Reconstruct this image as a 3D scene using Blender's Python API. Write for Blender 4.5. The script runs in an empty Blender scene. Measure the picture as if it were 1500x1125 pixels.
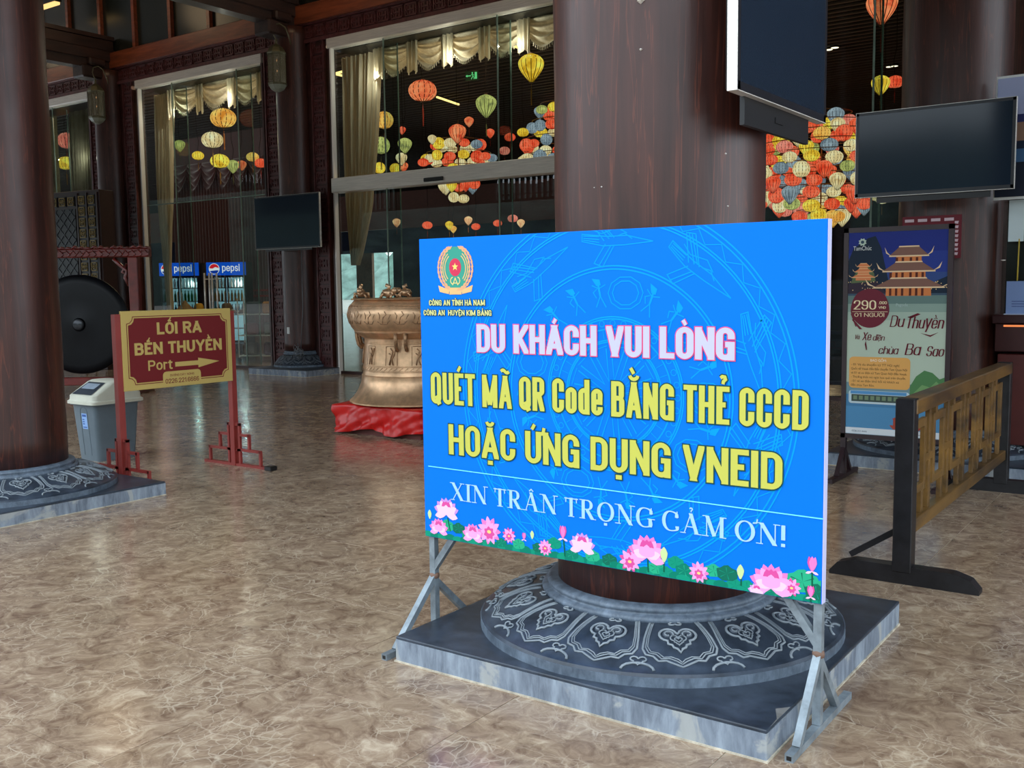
import bpy, bmesh, math, random, unicodedata
from mathutils import Vector, Matrix
random.seed(7)
S = bpy.context.scene
COL = S.collection
PI = math.pi
# ------------------------------------------------------------------ camera, world, light, exposure
FPX = 1467.44
CR = Vector((0.8143914, 0.5801692, -0.0130507)); CU = Vector((-0.0448533, 0.0853511, 0.9953408)); CF = Vector((-0.57858, 0.8100117, -0.0955317))
C0 = Vector((0, 0, 1.5))
cam = bpy.data.cameras.new('camera'); cam.sensor_width = 36; cam.lens = FPX / 1500 * 36; cam.clip_end = 2000; cam.clip_start = 0.05
co = bpy.data.objects.new('camera', cam); COL.objects.link(co)
m3 = Matrix((CR, CU, -CF)).transposed(); co.matrix_world = Matrix.Translation(C0) @ m3.to_4x4()
S.camera = co
w = bpy.data.worlds.new('overcast_sky'); S.world = w; w.use_nodes = True
bg = w.node_tree.nodes['Background']; bg.inputs[0].default_value = (0.80, 0.91, 1.0, 1); bg.inputs[1].default_value = 3.0
S.view_settings.view_transform = 'Standard'; S.view_settings.look = 'None'; S.view_settings.gamma = 1; S.view_settings.exposure = 0
S.view_settings.use_curve_mapping = False
S.cycles.max_bounces = 8; S.cycles.transparent_max_bounces = 24; S.cycles.sample_clamp_indirect = 4

def ray(x, y): return CR * ((x - 750) / FPX) - CU * ((y - 562.5) / FPX) + CF
def at(x, y, Y): d = ray(x, y); return C0 + d * (Y / d.y)          # point on the real plane y = Y
def atx(x, y, X): d = ray(x, y); return C0 + d * (X / d.x)
def atw(x, y, wd): return C0 + ray(x, y) * wd
# ------------------------------------------------------------------ materials
def lin(c): return tuple(((v / 255) / 12.92 if v / 255 <= .04045 else ((v / 255 + .055) / 1.055) ** 2.4) for v in c) + (1,)
MATS = {}
def nodes(name):
    m = bpy.data.materials.new(name); m.use_nodes = True; nt = m.node_tree
    return m, nt, nt.nodes['Principled BSDF']
def N(nt, t, **k):
    n = nt.nodes.new(t)
    for a, v in k.items():
        if a in n.inputs.keys(): n.inputs[a].default_value = v
        else: setattr(n, a, v)
    return n
def L(nt, a, b): nt.links.new(a, b)
def coords(nt, scale=(1, 1, 1), rnd=False):
    tc = N(nt, 'ShaderNodeTexCoord'); mp = N(nt, 'ShaderNodeMapping'); mp.inputs['Scale'].default_value = scale
    L(nt, tc.outputs['Object'], mp.inputs['Vector'])
    if rnd:
        oi = N(nt, 'ShaderNodeObjectInfo'); ml = N(nt, 'ShaderNodeMath', operation='MULTIPLY'); ml.inputs[1].default_value = 37.0
        L(nt, oi.outputs['Random'], ml.inputs[0]); cx = N(nt, 'ShaderNodeCombineXYZ')
        for i in range(3): L(nt, ml.outputs[0], cx.inputs[i])
        L(nt, cx.outputs[0], mp.inputs['Location'])
    return mp.outputs[0]
def ramp(nt, fac, stops):
    r = N(nt, 'ShaderNodeValToRGB'); e = r.color_ramp.elements
    while len(e) < len(stops): e.new(.5)
    for q, (p, c) in zip(e, stops): q.position = p; q.color = c if len(c) == 4 else lin(c)
    L(nt, fac, r.inputs[0]); return r.outputs[0]
def mix(nt, fac, a, b, bt='MIX'):
    n = N(nt, 'ShaderNodeMixRGB', blend_type=bt)
    for i, v in enumerate((fac, a, b)):
        if hasattr(v, 'is_output'): L(nt, v, n.inputs[i])
        elif i == 0: n.inputs[0].default_value = v
        else: n.inputs[i].default_value = v
    return n.outputs[0]
def noise(nt, vec, sc, det=4, rough=.6, dist=0):
    n = N(nt, 'ShaderNodeTexNoise'); n.inputs['Scale'].default_value = sc; n.inputs['Detail'].default_value = det
    n.inputs['Roughness'].default_value = rough; n.inputs['Distortion'].default_value = dist; L(nt, vec, n.inputs['Vector']); return n.outputs[0]
def bump(nt, b, h, st, dist=.01):
    n = N(nt, 'ShaderNodeBump'); n.inputs['Strength'].default_value = st; n.inputs['Distance'].default_value = dist
    L(nt, h, n.inputs['Height']); L(nt, n.outputs[0], b.inputs['Normal'])
def M(name, c, rough=.5, metal=0, var=.12, sc=6, bmp=0, spec=.5, coat=0, streak=None):
    """plain surface with fine colour variation"""
    if name in MATS: return MATS[name]
    m, nt, b = nodes(name); v = coords(nt, streak or (1, 1, 1)); n = noise(nt, v, sc)
    a = lin(c); d = tuple(x * (1 - var * 2) for x in a[:3]) + (1,); u = tuple(min(1, x * (1 + var * 2)) for x in a[:3]) + (1,)
    L(nt, ramp(nt, n, [(.3, d), (.7, u)]), b.inputs['Base Color'])
    b.inputs['Roughness'].default_value = rough; b.inputs['Metallic'].default_value = metal; b.inputs['Specular IOR Level'].default_value = spec
    b.inputs['Coat Weight'].default_value = coat
    if bmp: bump(nt, b, n, bmp)
    MATS[name] = m; return m
def FLAT(name, c, rough=.45):
    if name in MATS: return MATS[name]
    m, nt, b = nodes(name); b.inputs['Base Color'].default_value = lin(c); b.inputs['Roughness'].default_value = rough; b.inputs['Specular IOR Level'].default_value = .12
    MATS[name] = m; return m
def print_m(c): return FLAT('print_%d_%d_%d' % c, c)
def EM(name, c, s=1.0, pattern=0, c2=None):
    if name in MATS: return MATS[name]
    m = bpy.data.materials.new(name); m.use_nodes = True; nt = m.node_tree; nt.nodes.clear()
    e = N(nt, 'ShaderNodeEmission'); e.inputs[1].default_value = s; o = N(nt, 'ShaderNodeOutputMaterial'); L(nt, e.outputs[0], o.inputs[0])
    if pattern:
        v = coords(nt, (1, 1, 1), True); n = noise(nt, v, pattern, 3, .6, .6)
        a = lin(c); L(nt, ramp(nt, n, [(.30, lin(c2)), (.50, a), (.75, tuple(min(1, x * 1.5 + .06) for x in a[:3]) + (1,))]), e.inputs[0])
    else: e.inputs[0].default_value = lin(c)
    MATS[name] = m; return m
def glass_m(name, tint, refl=1.5, rough=.0):
    if name in MATS: return MATS[name]
    m = bpy.data.materials.new(name); m.use_nodes = True; nt = m.node_tree; nt.nodes.clear()
    t = N(nt, 'ShaderNodeBsdfTransparent'); t.inputs[0].default_value = lin(tint); g = N(nt, 'ShaderNodeBsdfGlossy'); g.inputs['Roughness'].default_value = rough
    f = N(nt, 'ShaderNodeFresnel'); f.inputs[0].default_value = refl; x = N(nt, 'ShaderNodeMixShader'); o = N(nt, 'ShaderNodeOutputMaterial')
    ge = N(nt, 'ShaderNodeNewGeometry'); sb = N(nt, 'ShaderNodeMath', operation='SUBTRACT'); sb.inputs[0].default_value = 1; L(nt, ge.outputs['Backfacing'], sb.inputs[1])
    mu = N(nt, 'ShaderNodeMath', operation='MULTIPLY'); L(nt, f.outputs[0], mu.inputs[0]); L(nt, sb.outputs[0], mu.inputs[1])
    L(nt, mu.outputs[0], x.inputs[0]); L(nt, t.outputs[0], x.inputs[1]); L(nt, g.outputs[0], x.inputs[2]); L(nt, x.outputs[0], o.inputs[0])
    MATS[name] = m; return m

def marble():
    m, nt, b = nodes('brown_marble'); v = coords(nt, (1, 1, 1), True)
    wn = N(nt, 'ShaderNodeTexNoise'); wn.inputs['Scale'].default_value = 2.2; wn.inputs['Detail'].default_value = 5; L(nt, v, wn.inputs['Vector'])
    wv = mix(nt, .22, v, wn.outputs['Color'], 'ADD')
    base = ramp(nt, noise(nt, wv, 9.0, 9, .68, 1.1), [(.33, (118, 95, 78)), (.46, (146, 123, 103)), (.57, (168, 146, 123)), (.70, (198, 179, 155))])
    big = ramp(nt, noise(nt, v, 1.7, 4, .6, .6), [(.32, (.84, .81, .78, 1)), (.66, (1.06, 1.05, 1.04, 1))])
    base = mix(nt, 1, base, big, 'MULTIPLY')
    vo = N(nt, 'ShaderNodeTexVoronoi', feature='DISTANCE_TO_EDGE'); vo.inputs['Scale'].default_value = 7.5; L(nt, wv, vo.inputs['Vector'])
    k = ramp(nt, vo.outputs['Distance'], [(0, (.7, .7, .7, 1)), (.03, (0, 0, 0, 1))])
    vo2 = N(nt, 'ShaderNodeTexVoronoi', feature='DISTANCE_TO_EDGE'); vo2.inputs['Scale'].default_value = 21; L(nt, mix(nt, .35, v, wn.outputs['Color'], 'ADD'), vo2.inputs['Vector'])
    k2 = ramp(nt, vo2.outputs['Distance'], [(0, (.5, .5, .5, 1)), (.06, (0, 0, 0, 1))])
    msk = ramp(nt, noise(nt, v, 3.4, 4, .65, .8), [(.42, (0, 0, 0, 1)), (.6, (1, 1, 1, 1))])
    vein = mix(nt, 1, mix(nt, 1, k, k2, 'LIGHTEN'), msk, 'MULTIPLY')
    c = mix(nt, vein, base, lin((208, 191, 167)))
    pat = ramp(nt, noise(nt, v, 2.1, 6, .7, 1.6), [(.70, (0, 0, 0, 1)), (.74, (.55, .55, .55, 1))])
    c = mix(nt, pat, c, lin((206, 198, 188)))
    L(nt, c, b.inputs['Base Color'])
    rg = N(nt, 'ShaderNodeMapRange'); rg.inputs[3].default_value = .1; rg.inputs[4].default_value = .24; L(nt, noise(nt, v, 5), rg.inputs[0]); L(nt, rg.outputs[0], b.inputs['Roughness'])
    b.inputs['Specular IOR Level'].default_value = .5
    return m
def stone(name, dark, light, lo=.45, hi=.62, rough=.45, streak=(1, 1, 1), sc=7, patch=None, bmp=.25):
    m, nt, b = nodes(name); v = coords(nt, streak); n = noise(nt, v, sc, 8, .65, .3)
    c = ramp(nt, n, [(lo - .15, dark), (lo, tuple(int(a * .6 + q * .4) for a, q in zip(dark, light))), (hi + .12, light)])
    if patch:
        v2 = coords(nt); p = ramp(nt, noise(nt, v2, 3.1, 7, .6, 1.2), [(.56, (0, 0, 0, 1)), (.62, (1, 1, 1, 1))]); c = mix(nt, mix(nt, 1, p, (.8, .8, .8, 1), 'MULTIPLY'), c, lin(patch))
    L(nt, c, b.inputs['Base Color']); b.inputs['Roughness'].default_value = rough; bump(nt, b, n, bmp, .004)
    return m
def wood(name, c1, c2, rough=.35, streak=(14, 14, .7), crack=None, sc=1.6, coat=.3, bmp=.25):
    m, nt, b = nodes(name); v = coords(nt, streak); n = noise(nt, v, sc, 7, .6, .5)
    c = ramp(nt, n, [(.3, c1), (.68, c2)])
    if crack:
        v3 = coords(nt, (9, 9, .45)); n3 = noise(nt, v3, 1.1, 5, .55, 1.4)
        k = ramp(nt, n3, [(.485, (0, 0, 0, 1)), (.5, (1, 1, 1, 1)), (.515, (0, 0, 0, 1))])
        c = mix(nt, mix(nt, 1, k, (.35, .35, .35, 1), 'MULTIPLY'), c, lin(crack))
    L(nt, c, b.inputs['Base Color'])
    v4 = coords(nt, (1, 1, 1)); n4 = noise(nt, v4, 5, 5)
    rg = N(nt, 'ShaderNodeMapRange'); rg.inputs[3].default_value = rough - .08; rg.inputs[4].default_value = rough + .14; L(nt, n4, rg.inputs[0]); L(nt, rg.outputs[0], b.inputs['Roughness'])
    b.inputs['Coat Weight'].default_value = coat; b.inputs['Coat Roughness'].default_value = .25
    bump(nt, b, n, bmp, .006)
    return m
MARBLE = marble()
COLW = wood('lacquered_column_wood', (42, 21, 17), (74, 40, 33), .38, (7, 7, .5), crack=(134, 68, 46), bmp=.35, coat=.12)
DKW = wood('dark_facade_wood', (38, 18, 16), (66, 32, 27), .4, (3, 3, 3), coat=.1)
REDW = wood('red_brown_beam_wood', (92, 42, 24), (140, 70, 40), .42, (1, 9, 9), coat=.2)
BEAMW = wood('dark_beam_wood', (26, 15, 13), (58, 34, 26), .5, (6, 1, 6), coat=.1)
FRETW = M('carved_maroon_wood', (84, 42, 42), .45, var=.25, sc=9)
STD = stone('dark_honed_stone', (34, 42, 52), (74, 86, 102), .5, .7, .33, bmp=.08)
STS = stone('sawn_stone_edge', (84, 93, 106), (158, 170, 184), .42, .6, .6, (5, 5, 1.2), 4, patch=(170, 172, 170))
STG = stone('worn_ring_stone', (66, 76, 90), (122, 136, 152), .45, .62, .5, (4, 4, 2), 5)
STB = stone('carved_blue_stone', (46, 54, 64), (96, 107, 122), .5, .66, .42, bmp=.2)
STR = stone('worn_stone_ridge', (88, 98, 110), (150, 158, 164), .4, .6, .6)
STW = stone('marbled_grey_step', (70, 68, 66), (150, 150, 148), .42, .6, .4, (1, 3, 3), 3)
BRONZE = M('polished_bronze', (208, 168, 130), .32, .62, .14, 8, .1)
BRONZED = M('engraved_bronze', (158, 122, 90), .42, .6, .3, 30, .3)
STEEL = M('brushed_steel', (232, 226, 218), .3, .3, .08, 3, streak=(1, 1, 40))
GALV = M('galvanised_steel', (136, 147, 155), .45, .3, .18, 14)
BLACK = M('satin_black', (18, 18, 20), .35)
BLACKG = M('black_gong_metal', (7, 8, 13), .4, 0, .2, 5, spec=.2)
WHITE = M('white_plastic', (232, 234, 232), .4, var=.03)
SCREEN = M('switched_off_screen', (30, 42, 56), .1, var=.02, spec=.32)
GLASS = glass_m('clear_glass', (234, 240, 237), 1.68)
GEDGE = M('green_glass_edge', (120, 140, 128), .2)
GOLD = M('gold_paint', (172, 140, 72), .45, .3, .15, 20)
# ------------------------------------------------------------------ object helpers
def empty(name, loc=(0, 0, 0), rz=0, parent=None):
    o = bpy.data.objects.new(name, None); COL.objects.link(o); o.location = loc; o.rotation_euler = (0, 0, rz); o.parent = parent; o.empty_display_size = .1; return o
def tag(o, label, cat, group=None):
    o['label'] = label; o['category'] = cat
    if group: o['group'] = group
    return o
def thing(name, label, cat, loc=(0, 0, 0), rz=0, group=None): return tag(empty(name, loc, rz), label, cat, group)
def struct(o, stuff=None): o['kind'] = 'structure'; return o
def copy_tree(o, parent=None):
    c = o.copy(); COL.objects.link(c); c.parent = parent
    for ch in list(o.children): copy_tree(ch, c)
    return c
class MB:
    def __init__(s): s.v = []; s.f = []; s.mi = []; s.m = 0; s.np = 0
    def add(s, vs, fs):
        k = len(s.v); s.mi += [s.m] * len(fs); s.v += [tuple(p) for p in vs]; s.f += [tuple(i + k for i in f) for f in fs]; return s
    def box(s, a, b, bev=0):
        (x0, y0, z0), (x1, y1, z1) = [min(p, q) for p, q in zip(a, b)], [max(p, q) for p, q in zip(a, b)]
        if bev:
            bm = bmesh.new(); bmesh.ops.create_cube(bm, size=1)
            for v in bm.verts: v.co = Vector(((x0 + x1) / 2 + v.co.x * (x1 - x0), (y0 + y1) / 2 + v.co.y * (y1 - y0), (z0 + z1) / 2 + v.co.z * (z1 - z0)))
            bmesh.ops.bevel(bm, geom=bm.edges[:], offset=bev, segments=1, affect='EDGES')
            bm.verts.index_update(); s.add([v.co for v in bm.verts], [[v.index for v in f.verts] for f in bm.faces]); bm.free(); return s
        return s.add([(x0, y0, z0), (x1, y0, z0), (x1, y1, z0), (x0, y1, z0), (x0, y0, z1), (x1, y0, z1), (x1, y1, z1), (x0, y1, z1)],
                     [(0, 3, 2, 1), (4, 5, 6, 7), (0, 1, 5, 4), (1, 2, 6, 5), (2, 3, 7, 6), (3, 0, 4, 7)])
    def bar(s, p, q, wd=.03, ht=None, up=(0, 0, 1)):
        p, q = Vector(p), Vector(q); d = (q - p).normalized(); ht = ht or wd
        u = Vector(up)
        if abs(d.dot(u)) > .95: u = Vector((0, 1, 0))
        sx = d.cross(u).normalized(); uy = sx.cross(d).normalized(); vs = []
        for e in (p, q):
            for a, b in ((-1, -1), (1, -1), (1, 1), (-1, 1)): vs.append(e + sx * (a * wd / 2) + uy * (b * ht / 2))
        return s.add(vs, [(3, 2, 1, 0), (4, 5, 6, 7), (0, 1, 5, 4), (1, 2, 6, 5), (2, 3, 7, 6), (3, 0, 4, 7)])
    def tube(s, pts, r, n=8, closed=False, taper=None):
        pts = [Vector(p) for p in pts]; m = len(pts); vs = []; prev = None
        for i, p in enumerate(pts):
            a = pts[(i - 1) % m] if (i or closed) else p; b = pts[(i + 1) % m] if (i < m - 1 or closed) else p
            t = (b - a).normalized() if (b - a).length > 1e-9 else Vector((0, 0, 1))
            if prev is None:
                u = Vector((0, 0, 1)) if abs(t.z) < .9 else Vector((1, 0, 0)); u = (u - t * u.dot(t)).normalized()
            else: u = (prev - t * prev.dot(t)); u = u.normalized() if u.length > 1e-6 else prev
            prev = u; w2 = t.cross(u); rr = r * (taper[i] if taper else 1)
            for k in range(n): a2 = 2 * PI * k / n; vs.append(p + u * (math.cos(a2) * rr) + w2 * (math.sin(a2) * rr))
        fs = []
        for i in range(m if closed else m - 1):
            for k in range(n): fs.append((i * n + k, i * n + (k + 1) % n, ((i + 1) % m) * n + (k + 1) % n, ((i + 1) % m) * n + k))
        if not closed: fs += [tuple(range(n))[::-1], tuple(range((m - 1) * n, m * n))]
        return s.add(vs, fs)
    def lathe(s, prof, n=48, c=(0, 0, 0), lobes=0, pinch=0, sx=1, sy=1, caps=True, a0=0, a1=2 * PI):
        full = abs(a1 - a0 - 2 * PI) < 1e-6; vs = []; m = n if full else n + 1
        for r, z in prof:
            for k in range(m):
                a = a0 + (a1 - a0) * k / n; rr = r
                if lobes: rr = r * (1 - pinch * (1 - abs(math.sin(a * lobes / 2))))
                vs.append((c[0] + rr * math.cos(a) * sx, c[1] + rr * math.sin(a) * sy, c[2] + z))
        fs = []
        for i in range(len(prof) - 1):
            for k in range(n):
                k2 = (k + 1) % m if full else k + 1
                fs.append((i * m + k, i * m + k2, (i + 1) * m + k2, (i + 1) * m + k))
        if caps and full: fs += [tuple(range(m))[::-1], tuple(range((len(prof) - 1) * m, len(prof) * m))]
        return s.add(vs, fs)
    def poly(s, pts, y, th=0, plane='xz'):
        """flat polygon given as (x,z) at depth y, extruded th towards -y"""
        s.np += 1
        if not th: y -= .00001 * (s.np % 41)
        n = len(pts); vs = [(p[0], y, p[1]) for p in pts]
        area = sum(pts[i][0] * pts[(i + 1) % n][1] - pts[(i + 1) % n][0] * pts[i][1] for i in range(n))
        if area < 0: vs = vs[::-1]; pts = pts[::-1]
        if not th: return s.add(vs, [tuple(range(n))])
        vs2 = [(p[0], y - th, p[1]) for p in pts]
        return s.add(vs + vs2, [tuple(range(n))[::-1], tuple(range(n, 2 * n))] + [(i, (i + 1) % n, n + (i + 1) % n, n + i) for i in range(n)])
    def grid(s, f, nu, nv):
        vs = [f(i / nu, j / nv) for j in range(nv + 1) for i in range(nu + 1)]
        return s.add(vs, [(j * (nu + 1) + i, j * (nu + 1) + i + 1, (j + 1) * (nu + 1) + i + 1, (j + 1) * (nu + 1) + i) for j in range(nv) for i in range(nu)])
    def mesh(s, name, mat, smooth=False):
        me = bpy.data.meshes.new(name); me.from_pydata(s.v, [], s.f)
        if isinstance(mat, (list, tuple)):
            for q in mat: me.materials.append(q)
            me.polygons.foreach_set('material_index', s.mi)
        else: me.materials.append(mat)
        if smooth: me.polygons.foreach_set('use_smooth', [True] * len(me.polygons))
        me.update(); return me
    def build(s, name, mat, parent=None, smooth=False, loc=None, rz=None):
        me = s.mesh(name, mat, smooth is True or bool(smooth))
        if smooth == 'auto':
            try: me.set_sharp_from_angle(angle=math.radians(35))
            except Exception: pass
        o = bpy.data.objects.new(name, me); COL.objects.link(o); o.parent = parent
        if loc: o.location = loc
        if rz: o.rotation_euler = (0, 0, rz)
        return o
def put(name, me, parent, loc=(0, 0, 0), rot=(0, 0, 0), sc=None):
    o = bpy.data.objects.new(name, me); COL.objects.link(o); o.parent = parent; o.location = loc; o.rotation_euler = rot
    if sc: o.scale = sc
    return o
def box(name, a, b, mat, parent=None, bev=0): return MB().box(a, b, bev).build(name, mat, parent)
def clip(poly, x0, x1, z0, z1):
    for ax, lim, sg in ((0, x0, 1), (0, x1, -1), (1, z0, 1), (1, z1, -1)):
        out = []
        for i in range(len(poly)):
            p, q = poly[i], poly[(i + 1) % len(poly)]; ip = (p[ax] - lim) * sg >= 0; iq = (q[ax] - lim) * sg >= 0
            if ip: out.append(p)
            if ip != iq:
                t = (lim - p[ax]) / (q[ax] - p[ax]); out.append((p[0] + (q[0] - p[0]) * t, p[1] + (q[1] - p[1]) * t))
        poly = out
        if len(poly) < 3: return None
    return poly
# ------------------------------------------------------------------ lettering made of strokes
O_ = [(0, 0, 1), (1, 0, 1), (1, 1, 1), (0, 1, 1)]; o_ = [(0, 0, 1), (1, 0, 1), (1, .72, 1), (0, .72, 1)]
ST = [(0, 0), (0, 1)]; S2 = [(1, 0), (1, 1)]
G = {  # width, strokes; 'c' marks a closed stroke
 'O': (.5, [('c', O_)]), 'C': (.48, [[(1, .64), (1, 1, 1), (0, 1, 1), (0, 0, 1), (1, 0, 1), (1, .36)]]), 'D': (.5, [('c', [(0, 0), (1, 0, 1), (1, 1, 1), (0, 1)])]),
 'U': (.5, [[(0, 1), (0, 0, 1), (1, 0, 1), (1, 1)]]), 'K': (.52, [ST, [(1, 1), (0, .34)], [(.3, .56), (1, 0)]]), 'H': (.52, [ST, S2, [(0, .5), (1, .5)]]),
 'A': (.56, [[(0, 0), (.5, 1)], [(1, 0), (.5, 1)], [(.2, .25), (.8, .25)]]), 'V': (.54, [[(0, 1), (.5, 0)], [(1, 1), (.5, 0)]]),
 'M': (.68, [ST, S2, [(0, 1), (.5, .02)], [(1, 1), (.5, .02)]]), 'N': (.53, [ST, S2, [(0, 1), (1, 0)]]), 'I': (0, [[(.5, 0), (.5, 1)]]),
 'L': (.42, [ST, [(0, 0), (1, 0)]]), 'E': (.43, [ST, [(0, 0), (1, 0)], [(0, 1), (1, 1)], [(0, .52), (.9, .52)]]), 'T': (.46, [[(.5, 0), (.5, 1)], [(0, 1), (1, 1)]]),
 'G': (.5, [[(1, .68), (1, 1, 1), (0, 1, 1), (0, 0, 1), (.95, 0, 1), (1, .2)], [(.5, .48), (1, .48)], [(1, .48), (1, 0)]]),
 'Q': (.5, [('c', O_), [(.55, .22), (1.05, -.1)]]), 'R': (.5, [ST, [(0, 1), (1, 1, .8), (1, .5, .8), (0, .5)], [(.55, .5), (1, 0)]]), 'P': (.5, [ST, [(0, 1), (1, 1, .8), (1, .46, .8), (0, .46)]]),
 'B': (.5, [ST, [(0, 1), (.94, 1, .7), (.94, .53, .7), (0, .53)], [(0, .53), (1, .53, .8), (1, 0, .8), (0, 0)]]), 'Y': (.54, [[(0, 1), (.5, .42)], [(1, 1), (.5, .42)], [(.5, .46), (.5, 0)]]),
 'X': (.54, [[(0, 0), (1, 1)], [(0, 1), (1, 0)]]), 'S': (.46, [[(1, .74), (1, 1, 1), (0, 1, 1), (0, .5, .8), (1, .5, .8), (1, 0, 1), (0, 0, 1), (0, .26)]]),
 'o': (.44, [('c', o_)]), 'd': (.44, [('c', o_), S2]), 'e': (.44, [[(1, .2), (1, 0, 1), (0, 0, 1), (0, .72, 1), (1, .72, 1), (1, .36), (0, .36)]]),
 'c': (.42, [[(1, .5), (1, .72, 1), (0, .72, 1), (0, 0, 1), (1, 0, 1), (1, .22)]]), 'a': (.44, [('c', o_), [(1, 0), (1, .72)]]), 'n': (.44, [[(0, 0), (0, .72)], [(0, .5), (0, .72, .9), (1, .72, 1), (1, 0)]]),
 'u': (.44, [[(0, .72), (0, 0, 1), (1, 0, 1), (1, .3)], [(1, 0), (1, .72)]]), 'h': (.44, [ST, [(0, .5), (0, .72, .9), (1, .72, 1), (1, 0)]]), 'i': (0, [[(.5, 0), (.5, .72)], [(.5, .84), (.5, 1)]]),
 'r': (.28, [[(0, 0), (0, .72)], [(0, .45), (.1, .7, .8), (1, .68)]]), 't': (.3, [[(.4, .95), (.4, 0, .7), (1, 0)], [(0, .7), (1, .7)]]), 'p': (.44, [('c', o_), [(0, -.26), (0, .72)]]),
 's': (.38, [[(1, .54), (1, .72, 1), (0, .72, 1), (0, .36, .8), (1, .36, .8), (1, 0, 1), (0, 0, 1), (0, .18)]]), 'y': (.44, [[(0, .72), (.5, 0)], [(1, .72), (.35, -.26)]]),
 '0': (.48, [('c', O_)]), '1': (.3, [[(.9, 0), (.9, 1)], [(0, .8), (.9, 1)]]), '2': (.48, [[(0, .72), (0, 1, 1), (1, 1, 1), (1, .6, .6), (0, 0)], [(0, 0), (1, 0)]]),
 '6': (.48, [[(1, .74), (1, 1, 1), (0, 1, 1), (0, 0, 1), (1, 0, 1), (1, .56, 1), (0, .56)]]), '9': (.48, [[(0, .26), (0, 0, 1), (1, 0, 1), (1, 1, 1), (0, 1, 1), (0, .44, 1), (1, .44)]]),
 '.': (0, [[(.5, -.02), (.5, .1)]]), '!': (0, [[(.5, .3), (.5, 1)], [(.5, 0), (.5, .14)]]), '-': (.25, [[(0, .45), (1, .45)]]), ' ': (.26, []),
}
t_ = 't'; k_ = 'k'
GS = {  # roman capitals with serifs: strokes are (kind, pts); kind t thin, k thick, e contrast curve, s serif bar
 'X': (.78, [(k_, [(.12, 1), (.88, 0)]), (t_, [(.1, 0), (.86, 1)]), ('s', (.0, .3, 0)), ('s', (.68, 1.05, 0)), ('s', (-.03, .32, 1)), ('s', (.68, 1, 1))]),
 'I': (.3, [(k_, [(.5, 0), (.5, 1)]), ('s', (0, 1, 0)), ('s', (0, 1, 1))]),
 'N': (.84, [(t_, [(.12, 0), (.12, 1)]), (t_, [(.88, 0), (.88, 1)]), (k_, [(.14, 1), (.86, 0)]), ('s', (-.03, .28, 0)), ('s', (-.05, .22, 1)), ('s', (.73, 1.03, 1))]),
 'T': (.66, [(k_, [(.5, 0), (.5, 1)]), (t_, [(0, .98), (1, .98)]), (t_, [(.02, 1), (0, .76)]), (t_, [(.98, 1), (1, .76)]), ('s', (.28, .72, 0))]),
 'R': (.76, [(k_, [(.17, 0), (.17, 1)]), ('e', [(.15, 1), (.78, 1, 1), (.78, .5, 1), (.15, .5)]), (k_, [(.45, .5), (.86, 0)]), ('s', (0, .36, 0)), ('s', (0, .2, 1)), ('s', (.78, 1.02, 0))]),
 'A': (.8, [(t_, [(.08, 0), (.48, 1)]), (k_, [(.86, 0), (.48, 1)]), (t_, [(.22, .33), (.7, .33)]), ('s', (-.05, .24, 0)), ('s', (.66, 1.03, 0))]),
 'O': (.78, [('ec', [(0, 0, 2), (1, 0, 2), (1, 1, 2), (0, 1, 2)])]),
 'G': (.8, [('e', [(.9, .7), (.86, 1, 2), (.0, 1, 2), (0, 0, 2), (.9, 0, 2), (.86, .3)]), (k_, [(.84, .02), (.84, .42)]), ('s', (.62, 1.03, .44)), (t_, [(.9, 1), (.9, .68)])]),
 'C': (.74, [('e', [(.92, .7), (.9, 1, 2), (.0, 1, 2), (0, 0, 2), (.96, 0, 2), (.95, .26)]), (t_, [(.94, 1), (.94, .68)])]),
 'M': (.95, [(t_, [(.12, 0), (.12, 1)]), (k_, [(.86, 0), (.86, 1)]), (k_, [(.14, 1), (.5, .02)]), (t_, [(.84, 1), (.52, .02)]), ('s', (-.02, .26, 0)), ('s', (0, .2, 1)), ('s', (.72, 1, 0)), ('s', (.8, 1, 1))]),
 '!': (.12, [(k_, [(.5, .3), (.5, 1)]), (k_, [(.5, 0), (.5, .13)])]), ' ': (.3, []),
}
def rounded(pts, W, H, closed):
    P = [Vector((p[0] * W, p[1] * H)) for p in pts]; out = []; n = len(P)
    for i, p in enumerate(pts):
        r = p[2] if len(p) > 2 else 0
        if not r or (not closed and i in (0, n - 1)): out.append(P[i]); continue
        a, b = P[i - 1], P[(i + 1) % n]
        la, lb = (a - P[i]).length, (b - P[i]).length
        if r == 2: da, db = la * .5, lb * .5
        else:
            d = min(r * W * .5, la * (.5 if (len(pts[i - 1]) > 2) else .95), lb * (.5 if len(pts[(i + 1) % n]) > 2 else .95)); da = db = d
        s_, e_ = P[i] + (a - P[i]) / la * da, P[i] + (b - P[i]) / lb * db
        c1, c2 = s_.lerp(P[i], .55), e_.lerp(P[i], .55)
        for k in range(7):
            t = k / 6; out.append(s_ * (1 - t) ** 3 + c1 * 3 * t * (1 - t) ** 2 + c2 * 3 * t * t * (1 - t) + e_ * t ** 3)
    q = [out[0]]
    for v in out[1:]:
        if (v - q[-1]).length > 1e-6: q.append(v)
    if closed and (q[0] - q[-1]).length < 1e-6: q.pop()
    return q
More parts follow.
